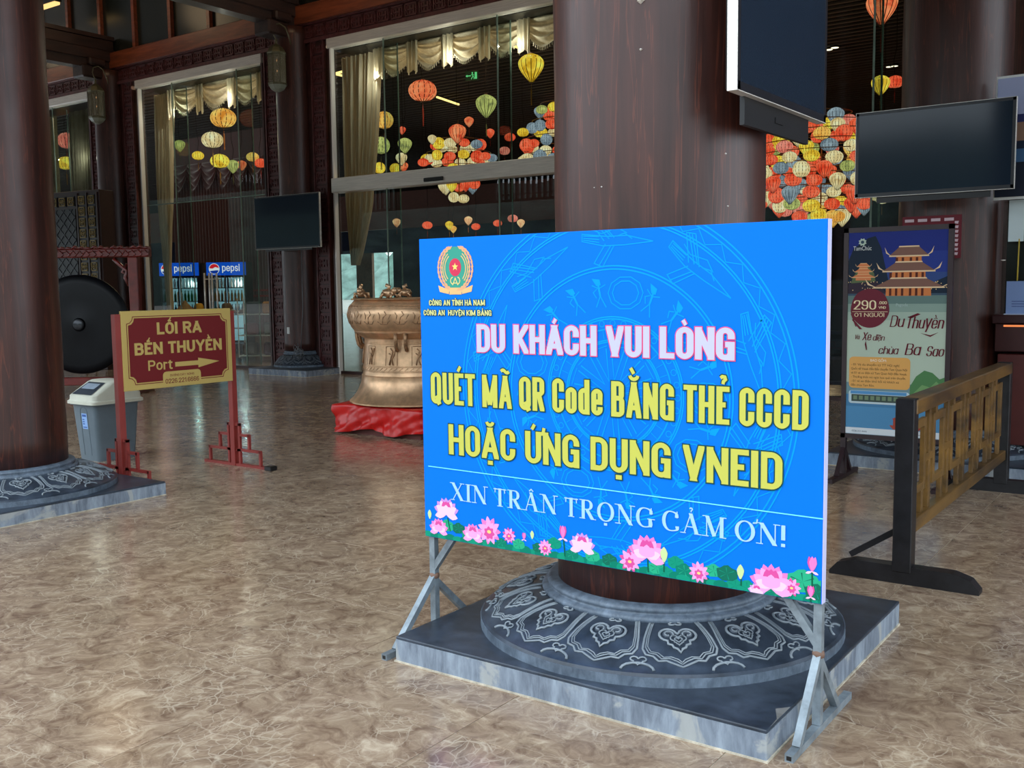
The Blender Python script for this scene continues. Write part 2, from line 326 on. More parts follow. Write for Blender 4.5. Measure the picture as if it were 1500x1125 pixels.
def ribbon(P, closed, wf, extra=0):
    """quads of a stroked polyline; wf(direction) gives the full width"""
    n = len(P); seg = n if closed else n - 1; out = []; Lf = []; Rt = []
    for i in range(n):
        a = P[i] - P[i - 1] if (i or closed) else P[1] - P[0]
        b = P[(i + 1) % n] - P[i] if (i < n - 1 or closed) else a
        a, b = a.normalized(), b.normalized(); t = (a + b); t = t.normalized() if t.length > .2 else a
        nn = Vector((-t.y, t.x)); cs = max(.5, nn.dot(Vector((-a.y, a.x))))
        h = (wf(a) + wf(b)) / 4 / cs + extra; Lf.append(P[i] + nn * h); Rt.append(P[i] - nn * h)
    for i in range(seg):
        j = (i + 1) % n; out.append([tuple(Lf[i]), tuple(Rt[i]), tuple(Rt[j]), tuple(Lf[j])])
    return out
def glyph(ch, H, tw, th, sx, ex, serif, jn=0):
    """polygons (x,z) and advance width of one letter with its accents"""
    d = unicodedata.normalize('NFD', 'D' if ch in 'Đ' else ch); base, marks = d[0], d[1:]
    tab = GS if serif else G; out = []; wr, strokes = tab[base]; W = max(wr * sx * H, tw)
    cw, chh = max(W - tw, 1e-6), H - th; low = base.islower()
    for s in strokes:
        closed = False; kind = None
        if serif:
            kind, pts = s
            if kind == 's':
                x0, x1, v = pts; z = v * (H - th * .8)
                out.append([(x0 * W - ex, z - ex), (x1 * W + ex, z - ex), (x1 * W + ex, z + th * .8 + ex), (x0 * W - ex, z + th * .8 + ex)]); continue
            closed = kind == 'ec'
        elif s[0] == 'c': closed = True; pts = s[1]
        else: pts = s
        P = rounded(pts, cw, chh, closed)
        if not closed:
            for e, nb in ((0, 1), (-1, -2)):
                dr = (P[e] - P[nb]).normalized(); q = pts[0 if e == 0 else -1]
                if q[1] in (0, 1, .72, -.26) and abs(dr.y) > .5: P[e] = P[e] + dr * (th * .5 / abs(dr.y) + (tw if abs(dr.x) > .1 else 0) + ex)
                elif q[0] in (0, 1) and abs(dr.x) > .8: P[e] = P[e] + dr * (tw * .5 + ex)
                else: P[e] = P[e] + dr * ex
        if kind == t_: wf = lambda dd: th
        elif kind == k_: wf = lambda dd: tw
        else: wf = lambda dd: (tw * dd.y ** 2 + th * dd.x ** 2) if serif else tw * abs(dd.y) ** 1.5 + th * abs(dd.x) ** 1.5 if abs(dd.x) + abs(dd.y) < 1.02 else max(th, tw * abs(dd.y) ** .5 * (.98 if ch in 'AVMNKXY' else 1))
        top = H + ex; bot = -ex
        if any(p[1] < 0 for p in pts): bot = -.3 * H - ex
        mx = .5 * H if (serif or ch in 'Qy') else ex
        for quad in ribbon(P, closed, wf, ex):
            c = clip([(x + tw / 2, z + th / 2) for x, z in quad], -mx, W + mx, bot, top)
            if c: out.append(c)
    cx = W / 2; top = (.76 if low and base not in 'dh' else 1.0) * H; g = .06 * H; mt = max(th * .75, .05 * H) if not serif else th * 1.2
    def rb(P, t, closed=False): out.extend(ribbon([Vector(p) for p in P], closed, lambda dd: t, ex))
    at_ = min(tw * .62, .11 * H)
    stacked = '\u0302' in marks or '\u0306' in marks
    for mk in marks:
        z = top + g + (.17 * H if stacked and mk in '\u0300\u0301\u0303\u0309' else 0)
        ox = (.08 * H if stacked and mk in '\u0301\u0309' else -.04 * H if stacked and mk == '\u0300' else 0)
        if mk == '\u0301': rb([(cx - .04 * H + ox, z), (cx + .06 * H + ox, z + .16 * H)], at_)
        if mk == '\u0300': rb([(cx + .04 * H + ox, z), (cx - .06 * H + ox, z + .16 * H)], at_)
        if mk == '\u0302': rb([(cx - .13 * H, z), (cx, z + .11 * H), (cx + .13 * H, z)], mt)
        if mk == '\u0306': rb([(cx + .12 * H * math.cos(a), z + .12 * H + .1 * H * math.sin(a)) for a in [PI + PI * k / 8 for k in range(9)]], mt)
        if mk == '\u0303': rb([(cx + (k / 10 - .5) * .3 * H, z + .07 * H + .04 * H * math.sin(k / 10 * 2 * PI)) for k in range(11)], mt)
        if mk == '\u0309': rb([(cx - .07 * H, z + .16 * H), (cx - .02 * H, z + .2 * H), (cx + .05 * H, z + .19 * H), (cx + .07 * H, z + .13 * H), (cx + .01 * H, z + .07 * H), (cx, z)], mt * .9)
        if mk == '\u0323': b2 = tw * .5; zz = -.2 * H; out.append([(cx - b2 - ex, zz - ex), (cx + b2 + ex, zz - ex), (cx + b2 + ex, zz + .13 * H + ex), (cx - b2 - ex, zz + .13 * H + ex)])
        if mk == '\u031b': rb([(W - tw * .6, top * .93), (W + tw * .35, top * .95), (W + tw * .55, top * 1.13)], mt)
    if ch == 'Đ': out.append([(-.09 * H - ex, .45 * H - ex), (W * .5 + ex, .45 * H - ex), (W * .5 + ex, .57 * H + ex), (-.09 * H - ex, .57 * H + ex)])
    return out, W
def text_letters(s, H, width=None, tw=.16, th=.13, gap=.07, serif=False, ex=0, slant=0):
    """lay a line of lettering out so that it is exactly as wide as asked; one list of polygons per letter"""
    tw, th = tw * H, th * H; lo, hi = .2, 5
    def total(sx):
        t = 0
        for ch in s: t += glyph(ch, H, tw, th, sx, 0, serif)[1] + gap * H if ch != ' ' else (.26 * sx * H)
        return t - gap * H
    sx = 1
    if width:
        for _ in range(22):
            sx = (lo + hi) / 2
            if total(sx) > width: hi = sx
            else: lo = sx
    out = []; x = 0
    for ch in s:
        if ch == ' ': x += .26 * sx * H; continue
        ps, wd = glyph(ch, H, tw, th, sx, ex, serif)
        out.append([[(q[0] + x + q[1] * slant, q[1]) for q in p] for p in ps])
        x += wd + gap * H
    return out
def text_polys(*a, **k): return [p for l in text_letters(*a, **k) for p in l]
def lettering(name, s, parent, x, z, H, width, mat, y, rot=0, om=None, ow=.004, split=True, **k):
    """a line of print: the part is the line (its outline, where it has one), each letter is a piece of it"""
    c, sn = math.cos(rot), math.sin(rot)
    def T(p): return [(x + a * c - b * sn, z + a * sn + b * c) for a, b in p]
    mb = MB(); fill = text_letters(s, H, width, **k)
    if not split or parent.parent is not None:
        for l in fill:
            mb = MB()
            for p in l: mb.poly(T(p), y)
            o = mb.build('letter', mat, parent)
        return o
    if om:
        for l in text_letters(s, H, width, ex=ow, **k):
            for p in l: mb.poly(T(p), y + .0006)
        ln = mb.build(name, om, parent)
    else: ln = empty(name, (0, 0, 0), 0, parent)
    for l in fill:
        mb = MB()
        for p in l: mb.poly(T(p), y)
        mb.build('letter', mat, ln)
    return ln
def font_text(name, s, parent, loc, size, mat, rot=(PI / 2, 0, 0), width=None, shear=0):
    """small print with the built-in typeface, turned into a mesh"""
    c = bpy.data.curves.new(name, 'FONT'); c.body = s; c.size = size; c.shear = shear; c.fill_mode = 'FRONT'; c.resolution_u = 3
    o = bpy.data.objects.new(name + '_c', c); COL.objects.link(o); bpy.context.view_layer.update()
    me = bpy.data.meshes.new_from_object(o.evaluated_get(bpy.context.evaluated_depsgraph_get())); bpy.data.objects.remove(o)
    xs = [v.co.x for v in me.vertices] or [0, 1]; me.materials.clear(); me.materials.append(mat)
    sx = width / max(xs) if width else 1
    return put(name, me, parent, loc, rot, (sx, 1, 1))
# ================================================================== THE SETTING
TP = 0.815; WY = 12.85
floor = struct(box('floor', (-30, -4, -.08), (8, WY, -.003), M('mortar_bed', (206, 192, 170), .8)))
tile_me = MB().box((-TP / 2 + .0018, -TP / 2 + .0018, -.003), (TP / 2 - .0018, TP / 2 - .0018, 0), .0006).mesh('tile', MARBLE)
cells = []
for i in range(-33, 14):
    for j in range(-8, 13):
        cx, cy = -3.7 + TP * (i + .5), 2.54 + TP * (j + .5)
        if cy > WY + .3 or cx < -30 or cx > 8: continue
        dv = Vector((cx, cy, 0)) - C0; wd = dv.dot(CF)
        vis = wd > 1.2 and -420 < 750 + FPX * dv.dot(CR) / wd - 750 + 0 and abs(FPX * dv.dot(CR) / wd) < 750 + 420 * TP * 3.5 / wd and abs(FPX * dv.dot(CU) / wd) < 563 + 300 * 4 / wd
        cells.append((0 if vis else 1, wd if wd > 0 else 99, cx, cy))
cells.sort(); rest = MB()
for n, (v, wd, cx, cy) in enumerate(cells):
    if n < 260 and not v: put('tile', tile_me, floor, (cx, cy, 0))
    else:
        k = TP / 2 - .0012; y1 = min(cy + k, WY)
        if cy - k < WY: rest.box((cx - k, cy - k, -.012), (cx + k, y1, 0))
o = rest.build('tile', MARBLE, floor); o['kind'] = 'stuff'
struct(box('floor', (-80, WY, -.08), (8, 46, 0), MARBLE))
PAVE = M('pale_paving', (150, 146, 138), .8)
struct(box('pavement', (-200, -180, -.5), (200, -4, -.3), PAVE))
# unseen wooded hills behind the viewer, height shaped to limit sky reflections
def hill(u, v):
    a = PI + PI * u; h = 21.5 + 5 * min(1, max(0, (u - .32) / .06)) + .5 * math.sin(u * 19) + .4 * math.sin(u * 41 + 1) + .4 * math.sin(u * 90); r = 120 + 45 * v
    return (-10 + r * math.cos(a), -5 + r * math.sin(a), -1 + h * math.sin(min(1, v * 1.3) * PI / 2) + random.uniform(-.6, .6))
struct(MB().grid(hill, 140, 6).build('hill', M('wooded_hillside', (58, 74, 66), .9, var=.3, sc=.3), None, True))
# porch roof
struct(box('ceiling', (-90, 1.6, 8.2), (8, WY + .2, 8.35), BEAMW))
t1 = struct(box('trim_1', (-25, 3.45, 4.42), (8, 3.75, 8.2), BEAMW)); box('fascia', (-90, 3.45, 5.32), (-25, 3.75, 8.2), BEAMW, t1)   # fascia beam on the outer column row
fz = struct(MB().box((-25, 3.5, 3.80), (8, 3.62, 3.86)).box((-90, 3.5, 4.78), (-25, 3.62, 4.84)).box((-19.9, 3.5, 3.86), (-16.3, 3.6, 4.42)).box((-25, 3.53, 3.97), (8, 3.59, 4.0)).box((-90, 3.53, 4.95), (-25, 3.59, 4.98)).build('trim_2', BEAMW))  # solid middle panel added to interrupt the slots' reflection in the glass
mb = MB()
for k in range(540):
    x = -89.8 + k * .18; z = 3.86 if x > -25 else 4.84; mb.box((x, 3.52, z), (x + .07, 3.6, z + (.56 if x > -25 else .48)))
o = mb.build('baluster', BEAMW, fz); o['kind'] = 'stuff'
# cross beams from the facade columns towards the forecourt
for n, X in enumerate((-19.56, -13.9)):
    b = struct(box('trim_%d' % (3 + n), (X - .17, 3.7, 6.34), (X + .17, WY, 6.78), BEAMW, None, .015))
    MB().box((X - .2, 3.7, 6.78), (X + .2, WY, 6.86)).box((X - .13, 3.7, 6.16), (X + .13, WY, 6.34)).box((X - .19, 3.7, 6.56), (X + .19, WY, 6.585)).build('moulding', BEAMW, b)
    MB().box((X - .2, WY - .75, 5.95), (X + .2, WY - .3, 6.2), .03).box((X - .26, WY - .62, 6.2), (X + .26, WY - .25, 6.36), .03).build('bracket', BEAMW, b)
# facade piers
PIERS = (-25.2, -19.56, -13.9, -7.16, -1.9)
wall = struct(box('wall_back', (-30, WY, 8.05), (8, WY + .2, 8.2), DKW))
for X in PIERS: box('pier', (X - .79, WY, 0), (X + .79, WY + .2, 6.2), DKW, wall)
box('pier', (-1.1, WY, 0), (8, WY + .2, 8.05), DKW, wall); box('pier', (-30, WY, 0), (-25.9, WY + .2, 8.05), DKW, wall)
# carved key-pattern panel, one mesh shared by all
def fret(wd, ht, mats=None):
    mb = MB().box((-wd / 2, -.012, 0), (wd / 2, 0, ht)); mb.m = 1; t = .017; a, b, c, d = -wd / 2 + .02, wd / 2 - .02, .018, ht - .018
    def r(x0, z0, x1, z1): mb.box((x0, -.03, z0), (x1, -.012, z1))
    r(a, c, b, c + t); r(a, d - t, b, d); r(a, c, a + t, ht * .42); r(b - t, ht * .58, b, d); r(a, ht * .56, a + t, d); r(b - t, c, b, ht * .44)
    r(a + .045, c + .04, a + .045 + t, d - .04); r(b - .045 - t, c + .04, b - .045, d - .04); r(a + .045, ht * .5 - t / 2, b - .045, ht * .5 + t / 2)
    r(-t / 2, c + .035, t / 2, ht * .38); r(-t / 2, ht * .62, t / 2, d - .035); r(a, ht * .46, a + .03, ht * .46 + t); r(b - .03, ht * .5, b, ht * .5 + t)
    return mb.mesh('carved_panel', mats or [FRETW, FRETW])
fp = fret(.29, .235)
nt_ = 5
for X in PIERS[1:4]:
    tr = struct(MB().box((X - .79, WY - .05, 0), (X - .755, WY, 5.93)).box((X + .755, WY - .05, 0), (X + .79, WY, 5.93)).box((X - .47, WY - .04, 0), (X - .44, WY, 5.93)).box((X + .44, WY - .04, 0), (X + .47, WY, 5.93)).build('trim_%d' % nt_, FRETW)); nt_ += 1
    for sd in (-1, 1):
        for k in range(23): put('carved_panel', fp, tr, (X + sd * .612, WY, .1 + k * .2525))
hb = struct(MB().box((-26, WY - .06, 5.87), (-1.1, WY + .1, 5.93)).box((-26, WY - .06, 6.18), (-1.1, WY + .1, 6.21)).box((-26, WY, 5.93), (-1.1, WY + .2, 6.18)).build('trim_%d' % nt_, FRETW)); nt_ += 1
for k in range(58): put('carved_panel', fp, hb, (-23.3 + k * .305, WY, 5.94))
hb2 = struct(box('trim_%d' % nt_, (-26, WY - .1, 6.21), (-1.1, WY + .2, 6.53), REDW, None, .01)); nt_ += 1
# clerestory
cl = struct(MB().box((-26, WY + .06, 6.53), (-1.1, WY + .08, 8.05)).build('window_5', M('dusty_dark_glass', (30, 34, 30), .25, spec=.4)))
for k in range(21): box('mullion', (-25.9 + k * 1.2, WY - .02, 6.53), (-25.9 + k * 1.2 + .09, WY + .06, 8.05), REDW, cl)
# glazed bays
def bay(n, x0, x1, joints, transom=None, zt=5.70):
    wn = struct(MB().box((x0, WY - .04, 0), (x0 + .045, WY + .1, zt)).box((x1 - .045, WY - .04, 0), (x1, WY + .1, zt)).box((x0, WY - .02, 0), (x1, WY + .08, .05)).build('window_%d' % n, DKW))
    box('steel_edge', (x0 + .045, WY - .045, 0), (x0 + .078, WY + .04, zt), FLAT('lit_steel_edge', (236, 232, 226), .4), wn)  # light caught by the steel is put in as near-white colour
    box('header', (x0, WY - .07, zt), (x1, WY + .12, zt + .165), STEEL, wn, .006)
    box('reveal', (x0 - .3, WY - .03, zt + .1), (x1 + .2, WY + .1, 5.9), DKW, wn)
    js = [x0 + .075] + joints + [x1 - .045]; hs = [(.05, zt)] if not transom else [(.05, transom[0]), (transom[1], zt)]
    for a, b in zip(js[:-1], js[1:]):
        for c, d in hs: box('pane', (a + .006, WY + .03, c), (b - .006, WY + .045, d), GLASS, wn)
    for j in joints:
        box('glass_fin', (j - .007, WY + .05, .05), (j + .007, WY + .38, zt), GEDGE if False else GLASS, wn)
        for yy in (WY + .02, WY + .37): box('fin_edge', (j - .012, yy, .05), (j + .012, yy + .012, zt), GEDGE, wn)
    if transom: box('transom', (x0 + .04, WY - .09, transom[0]), (x1 - .04, WY + .14, transom[1]), STEEL, wn, .008)
    return wn
w1 = bay(1, -26, -20.35, [-23.5, -21.9])
w2 = bay(2, -18.63, -14.73, [at(253, 200, WY).x, at(348, 200, WY).x])
w3 = bay(3, -13.02, -7.95, [at(563, 200, WY).x, at(729, 200, WY).x], (3.21, 3.46))
w4 = bay(4, -6.37, -2.69, [at(1278, 150, WY).x])
p = at(641, 263, WY); box('door_sensor', (p.x - .2, WY - .13, p.z - .035), (p.x + .2, WY - .09, p.z + .03), BLACK, w3, .01)
for px_ in (299, 306, 310, 317):                                   # bar handles of the frameless doors
    q = at(px_, 400, WY - .07); mb = MB(); yy = WY - .07 if px_ in (299, 317) else WY - .07
    mb.tube([(q.x, yy, .95), (q.x, yy, q.z)], .017, 8).tube([(q.x, yy, 1.1), (q.x, WY + .04, 1.1)], .01, 6).tube([(q.x, yy, q.z - .12), (q.x, WY + .04, q.z - .12)], .01, 6)
    mb.build('handle', STEEL, w2, True)
for z in (4.2,):
    box('door_rail', (-18.5, WY + .02, at(300, 293, WY).z - .01), (-14.78, WY + .06, at(300, 293, WY).z + .01), GEDGE, w2)
for n_, (wn, a, b) in enumerate(((w1, -26, -20.35), (w2, -18.63, -14.73), (w3, -13.02, -7.95))): box('curtain_rail', (a, WY + .12, 5.69), (b, WY + .68, 5.76), BLACK, wn)
# hall interior
struct(box('ceiling', (-80, WY + .2, 7.3), (8, 46, 7.4), M('dark_ceiling', (24, 17, 14), .7)))
sl = MB()
for k in range(100): sl.box((-80, 13.6 + k * .32, 7.16), (8, 13.6 + k * .32 + .07, 7.22))
ce = struct(box('ceiling', (-80, 13.2, 7.24), (8, 13.3, 7.3), BEAMW)); o = sl.build('slat', M('ceiling_slat_wood', (40, 28, 22), .6), ce); o['kind'] = 'stuff'
NV = M('navy_hall_wall', (26, 34, 74), .6); YB = 45.8
xs_ = [at(x_, 430, YB).x for x_ in (486, 523, 546, 577)]; zb_ = at(510, 372, YB).z
wb = struct(box('wall_back', (-80, YB, zb_), (8, 46, 7.3), NV))
box('pier', (-80, YB, 0), (xs_[0], 46, zb_), NV, wb); box('pier', (xs_[1], YB, 0), (xs_[2], 46, zb_), M('tan_wall', (120, 84, 56), .6), wb); box('pier', (xs_[3], YB, 0), (8, 46, zb_), NV, wb)
struct(box('pavement', (-140, 46, -.06), (60, 150, -.02), PAVE))
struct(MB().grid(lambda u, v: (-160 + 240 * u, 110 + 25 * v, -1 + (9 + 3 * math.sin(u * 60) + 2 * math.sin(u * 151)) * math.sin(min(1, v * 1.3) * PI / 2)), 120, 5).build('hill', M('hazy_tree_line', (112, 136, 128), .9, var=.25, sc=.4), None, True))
struct(box('trim_%d' % nt_, (-80, 40, 4.7), (8, 40.3, 6.6), M('fascia_wood', (112, 56, 42), .5, streak=(.5, 4, 8)))); nt_ += 1
struct(box('wall_left', (-80.2, WY, 0), (-80, 46, 7.3), M('maroon_hall_wall', (44, 14, 16), .7)))
struct(box('wall_right', (8, WY, 0), (8.2, 46, 7.3), DKW))
# ================================================================== COLUMNS
def bell(r0, r1, z0, z1, th, s):
    r = r0 + (r1 - r0) * s; z = z0 + (z1 - z0) * (1 - max(0, 1 - s) ** 1.7)
    return Vector((r * math.cos(th), r * math.sin(th), z))
def ruyi():
    c = [(0, .34)]
    c += [(.44 + .40 * math.cos(a), .28 + .40 * math.sin(a)) for a in [math.radians(165 - k * 25) for k in range(11)]]
    c += [(.46, -.32), (.30, -.36), (.24, -.52), (.1, -.58), (0, -.78)]
    return c + [(-x, y) for x, y in c[-2:0:-1]]
def spiral(): return [(.44 + (.24 - .012 * k) * math.cos(a), .28 + (.24 - .012 * k) * math.sin(a)) for k, a in enumerate([math.radians(200 - j * 26) for j in range(13)])]
def petals(parent, r0, r1, z0, z1, n=14, ph=0.0):
    p = 2 * PI / n; rd = .0034 * (r0 / .74)
    def B(a, s, h=.001): q = bell(r0, r1, z0, z1, a * p, s); return q + Vector((math.cos(a * p), math.sin(a * p), 1.2)) * h
    rg = MB(); cm = MB()
    side = [(.40, 1.0), (.43, .8), (.46, .55), (.465, .36), (.42, .27), (.33, .25), (.27, .18), (.18, .19), (.1, .15), (0, .10)]
    for k, (off, rr) in enumerate(((0, 1.3), (.045, .8), (.075, .7))):
        pts = [(a - off * .8 * (1 if a > .05 else 0), s + off * 1.0 * (1 - s)) for a, s in side]
        full = pts + [(-a, s) for a, s in pts[-2::-1]]
        fine = []
        for i in range(len(full) - 1):
            for t in (0, .34, .67): fine.append((full[i][0] + (full[i + 1][0] - full[i][0]) * t, full[i][1] + (full[i + 1][1] - full[i][1]) * t))
        rg.tube([B(a, s) for a, s in fine], rd * rr, 5)
    for sc, oy, r_ in ((1, 0, 1.5), (.42, -.06, .9), (.2, -.06, .8)):
        rg.tube([B(x * .31 * sc, .56 + (y * sc + oy) * .31, .002) for x, y in ruyi()], rd * r_, 5, True)
    for sd in (-1, 1):
        cm.tube([B(sd * x * .31, .56 + y * .31, .001) for x, y in spiral()], rd * 2.6, 6)
        rg.tube([B(sd * x * .31, .56 + y * .31, .006) for x, y in spiral()], rd * .9, 5)
    # small scroll between petals and half cloud under the ring
    for cx, cs, q, f in ((.5, .17, .11, 1), (0, .95, .12, -1)):
        rg.tube([B(cx + x * q, cs + f * y * q * .75, .002) for x, y in ruyi()], rd, 5, True)
    rg.tube([B(.5 + .5 * math.cos(a) * .36, .04 + .1 * math.sin(a)) for a in [PI * k / 8 for k in range(9)]], rd * 1.6, 5)
    mr, mc = rg.mesh('carved_petal', STR, True), cm.mesh('cloud_scroll', STB, True)
    for k in range(n):
        o = put('carved_petal', mr, parent, (0, 0, 0), (0, 0, ph + k * p)); put('cloud_scroll', mc, o)
def column(x, y, r, label, pl=None, zp=.105, top=8.2, detail=True, R0=.75, group=None, ph=0, sc=1.0):
    t = thing('column', label, 'column', (x, y, 0), 0, group); h = .78 * sc; rings = 40
    pts = [(r * (1 + .004 * math.sin(k * 1.7)), zp + .18 * sc + (top - zp - .18 * sc) * k / rings) for k in range(rings + 1)]
    MB().lathe(pts, 64).build('shaft', COLW, t, True)
    x0, x1, y0, y1 = pl or (-h, h, -h, h)
    MB().box((x0, y0, 0), (x1, y1, zp - .012)).build('plinth_side', STS, t)
    MB().box((x0, y0, zp - .012), (x1, y1, zp), .003).build('plinth_top', STD, t)
    MB().box((x0 - .006, y0 - .006, 0), (x1 + .006, y1, .006)).build('mortar_line', M('cream_mortar', (188, 178, 160), .8, var=.2, sc=20), t)
    a = R0; z = zp
    MB().lathe([(a, z), (a, z + .035)], 72).build('base_band', STG, t, 'auto')
    MB().lathe([(a - .003, z + .035), (a - .012, z + .045)] + [(a - .012 + (.475 - .738) * (a / .75) * s, z + .045 + .098 * sc * (1 - (1 - s) ** 1.7)) for s in [k / 12 for k in range(13)]], 96).build('carved_bell', STD if detail else STB, t, 'auto')
    q = a / .75; zz = z + .143 * sc
    MB().lathe([(.470 * q, zz - .012), (.484 * q, zz - .004), (.488 * q, zz + .008), (.482 * q, zz + .018), (.464 * q, zz + .021), (.458 * q, zz + .027), (.466 * q, zz + .034), (.464 * q, zz + .044), (.45 * q, zz + .052), (r - .01, zz + .054)], 72, caps=False).build('base_ring', STG, t, True)
    petals(t, a - .012, a - .012 - .263 * q, z + .045, z + .045 + .098 * sc, 14, ph)
    return t
mc = column(-1.9, 3.7, .42, 'thick dark lacquered wooden column right behind the blue notice board, on a carved stone base', ph=math.radians(-55.8), zp=.105)
mb = MB(); q = []
for X, Y in ((1136, 1038), (1160, 1036), (1163, 1046), (1152, 1069), (1128, 1066), (1138, 1053)):
    d = ray(X, Y); p_ = C0 + d * ((.1056 - 1.5) / d.z); q.append((min(p_.x + 1.9, .779), p_.y - 3.7, .1056))
mb.v = q; mb.f = [tuple(range(6))[::-1]]; mb.mi = [0]; mb.build('broken_corner', STW, mc)
mb = MB()                                                          # little chips and holes in the lacquer
for z, a, wd in ((2.52, -1.25, .016), (2.35, -1.25, .007), (1.87, -1.7, .004), (1.87, -1.62, .005), (1.98, -.48, .006), (1.79, -.45, .005)):
    mb.lathe([(0, -wd * .7), (wd, 0), (0, wd * .7)], 6, (.42 * math.cos(a), .42 * math.sin(a), z), caps=False)
mb.build('paint_chip', FLAT('chip', (220, 214, 206)), mc)
lc = column(-7.16, 3.7, .42, 'dark lacquered wooden column at the left edge of the photo, on a carved stone base', ph=.12, zp=.1)
c2 = column(-1.9, 9.0, .42, 'dark column behind the television and the cruise poster, on a pale marbled plinth', ph=.2, zp=.11)
c3 = column(-13.9, 12.8, .31, 'facade column between the two tall windows, with a white socket and a cable on it', pl=(-.55, .95, -.8, .0), zp=.12, R0=.52, sc=1.6, top=6.16)
c4 = column(-19.56, 12.8, .31, 'facade column behind the gong, under the farther wall lantern', pl=(-.7, .7, -.75, .0), zp=.12, R0=.52, sc=1.6, top=6.16)
c5 = column(-7.16, 12.8, .31, 'facade column hidden from view behind the thick column, beside the glass doors', pl=(-.7, .7, -.75, .0), zp=.12, R0=.52, sc=1.6, top=6.16)
c6 = column(-1.9, 12.8, .31, 'facade column farthest right, behind the reception counter', pl=(-.7, .7, -.75, .0), zp=.12, R0=.52, sc=1.6, top=6.16)
# socket, cable coil
box('socket', (-.03, -.325, .72), (.03, -.3, .84), WHITE, c3, .004)
cb = MB(); pts = []
for k in range(70):
    a = k * .62; rr = .07 + .05 * math.sin(k * 1.3); pts.append((.36 + rr * math.cos(a), -.42 + .04 * math.sin(k * .9), .36 + rr * 1.2 * math.sin(a) + .001 * k))
cb.tube(pts, .006, 5).build('cable_coil', M('grey_cable', (110, 112, 116), .5), c3, True)
MB().tube([(.36, -.36, .45), (.38, -.3, 1.2), (.36, -.27, 2.4)], .008, 5).build('cable', M('grey_cable', (110, 112, 116), .5), c3, True)
# ================================================================== BLUE NOTICE BOARD (plane y = 3.2)
BX0, BX1, BZ0, BZ1 = -2.752, -1.045, .449, 1.706; BY = 3.2
nb = thing('notice_board', 'large blue notice board with yellow lettering, on a steel pipe stand', 'sign', ((BX0 + BX1) / 2, BY, 0))
OX, OZ = BX0 - nb.location.x, 0
BLUE = FLAT('print_blue', (0, 119, 236), .6)
box('banner', (OX, 0, BZ0), (OX + 1.707, .012, BZ1), BLUE, nb, .002)
box('banner_edge', (OX + 1.707, .0, BZ0), (OX + 1.7085, .034, BZ1), FLAT('lilac_edge', (205, 205, 240)), nb)
mb = MB()
for a, b in (((OX + .0, .013, BZ0), (OX + 1.707, .038, BZ0 + .025)), ((OX, .013, BZ1 - .025), (OX + 1.707, .038, BZ1)), ((OX, .013, BZ0), (OX + .025, .038, BZ1)), ((OX + 1.682, .013, BZ0), (OX + 1.707, .038, BZ1)), ((OX + .84, .013, BZ0), (OX + .865, .038, BZ1)), ((OX, .013, 1.06), (OX + 1.707, .038, 1.085))): mb.box(a, b)
mb.build('frame', GALV, nb)
def bp(px_, py_): p = at(px_, py_, BY); return (p.x - nb.location.x, p.z)
# stand
for sd, X in ((0, -2.728), (1, -1.062)):
    x = X - nb.location.x; y0, y1 = (-.30, .42) if sd == 0 else (-.24, .36); tz = at(632, 845, BY).z if sd == 0 else .27
    MB().box((x - .014, .013, .028), (x + .014, .041, BZ0 + .02)).build('upright', GALV, nb)
    mb = MB(); mb.box((x - .014, y0, 0), (x + .014, y1, .026)).build('foot_bar', GALV, nb)
    box('pipe_end', (x - .008, y0 - .001, .006), (x + .008, y0, .02), BLACK, nb)
    for yy, tt in ((y0 + .07, tz), (y1 - .14, tz - .02)): MB().bar((x, .027, tt), (x, yy, .022), .026, up=(1, 0, 0)).build('strut', GALV, nb)
    dx = .13 if sd == 0 else -.13
    MB().bar((x, .027, tz + .03), (x + dx, .027, BZ0 + .03), .026, up=(0, 1, 0)).build('brace', GALV, nb)
    MB().lathe([(0, -.02), (.02, -.01), (.022, 0), (.02, .01), (0, .02)], 8, (x, .027, tz)).build('weld', M('rusty_weld', (120, 92, 78), .7), nb, True)
# pale drum pattern behind the lettering
cyc = bp(905, 600); RX = .0
TEAL = print_m((0, 154, 224))
dc = (cyc[0] - .02, 1.105)
dm = MB()
def arc_ring(mb, r0, r1, n=120):
    for k in range(n):
        a, b = 2 * PI * k / n, 2 * PI * (k + 1) / n
        q = clip([(dc[0] + r * math.cos(t), dc[1] + r * math.sin(t)) for r, t in ((r0, a), (r1, a), (r1, b), (r0, b))], OX, OX + 1.705, BZ0 + .002, BZ1 - .002)
        if q: mb.poly(q, -.0008)
for r in (.70, .685, .64, .63, .47, .458, .285, .277, .24, .20, .193): arc_ring(dm, r - .0028, r + .0028)
def strip(mb, pts, wd, closed=False):
    for q in ribbon([Vector(p) for p in pts], closed, lambda d: wd):
        q = clip(q, OX, OX + 1.705, BZ0 + .002, BZ1 - .002)
        if q: mb.poly(q, -.0008)
def pol(r, a): return (dc[0] + r * math.cos(a), dc[1] + r * math.sin(a))
n = 84
strip(dm, [pol(.645 if k % 2 else .68, 2 * PI * k / n) for k in range(n)], .0035, True)
for k in range(36):
    a = 2 * PI * k / 36; strip(dm, [tuple(Vector(pol(.262, a)) + Vector((.011 * math.cos(t), .011 * math.sin(t)))) for t in [j * PI / 4 for j in range(8)]], .003, True)
    strip(dm, [pol(.205, a), pol(.235, a)], .0025)
for k in range(14):
    a = 2 * PI * k / 14 + .1; strip(dm, [pol(.17, a - .16), pol(.05, a), pol(.17, a + .16)], .005); strip(dm, [pol(.18, a - .19), pol(.18, a + .19)], .003)
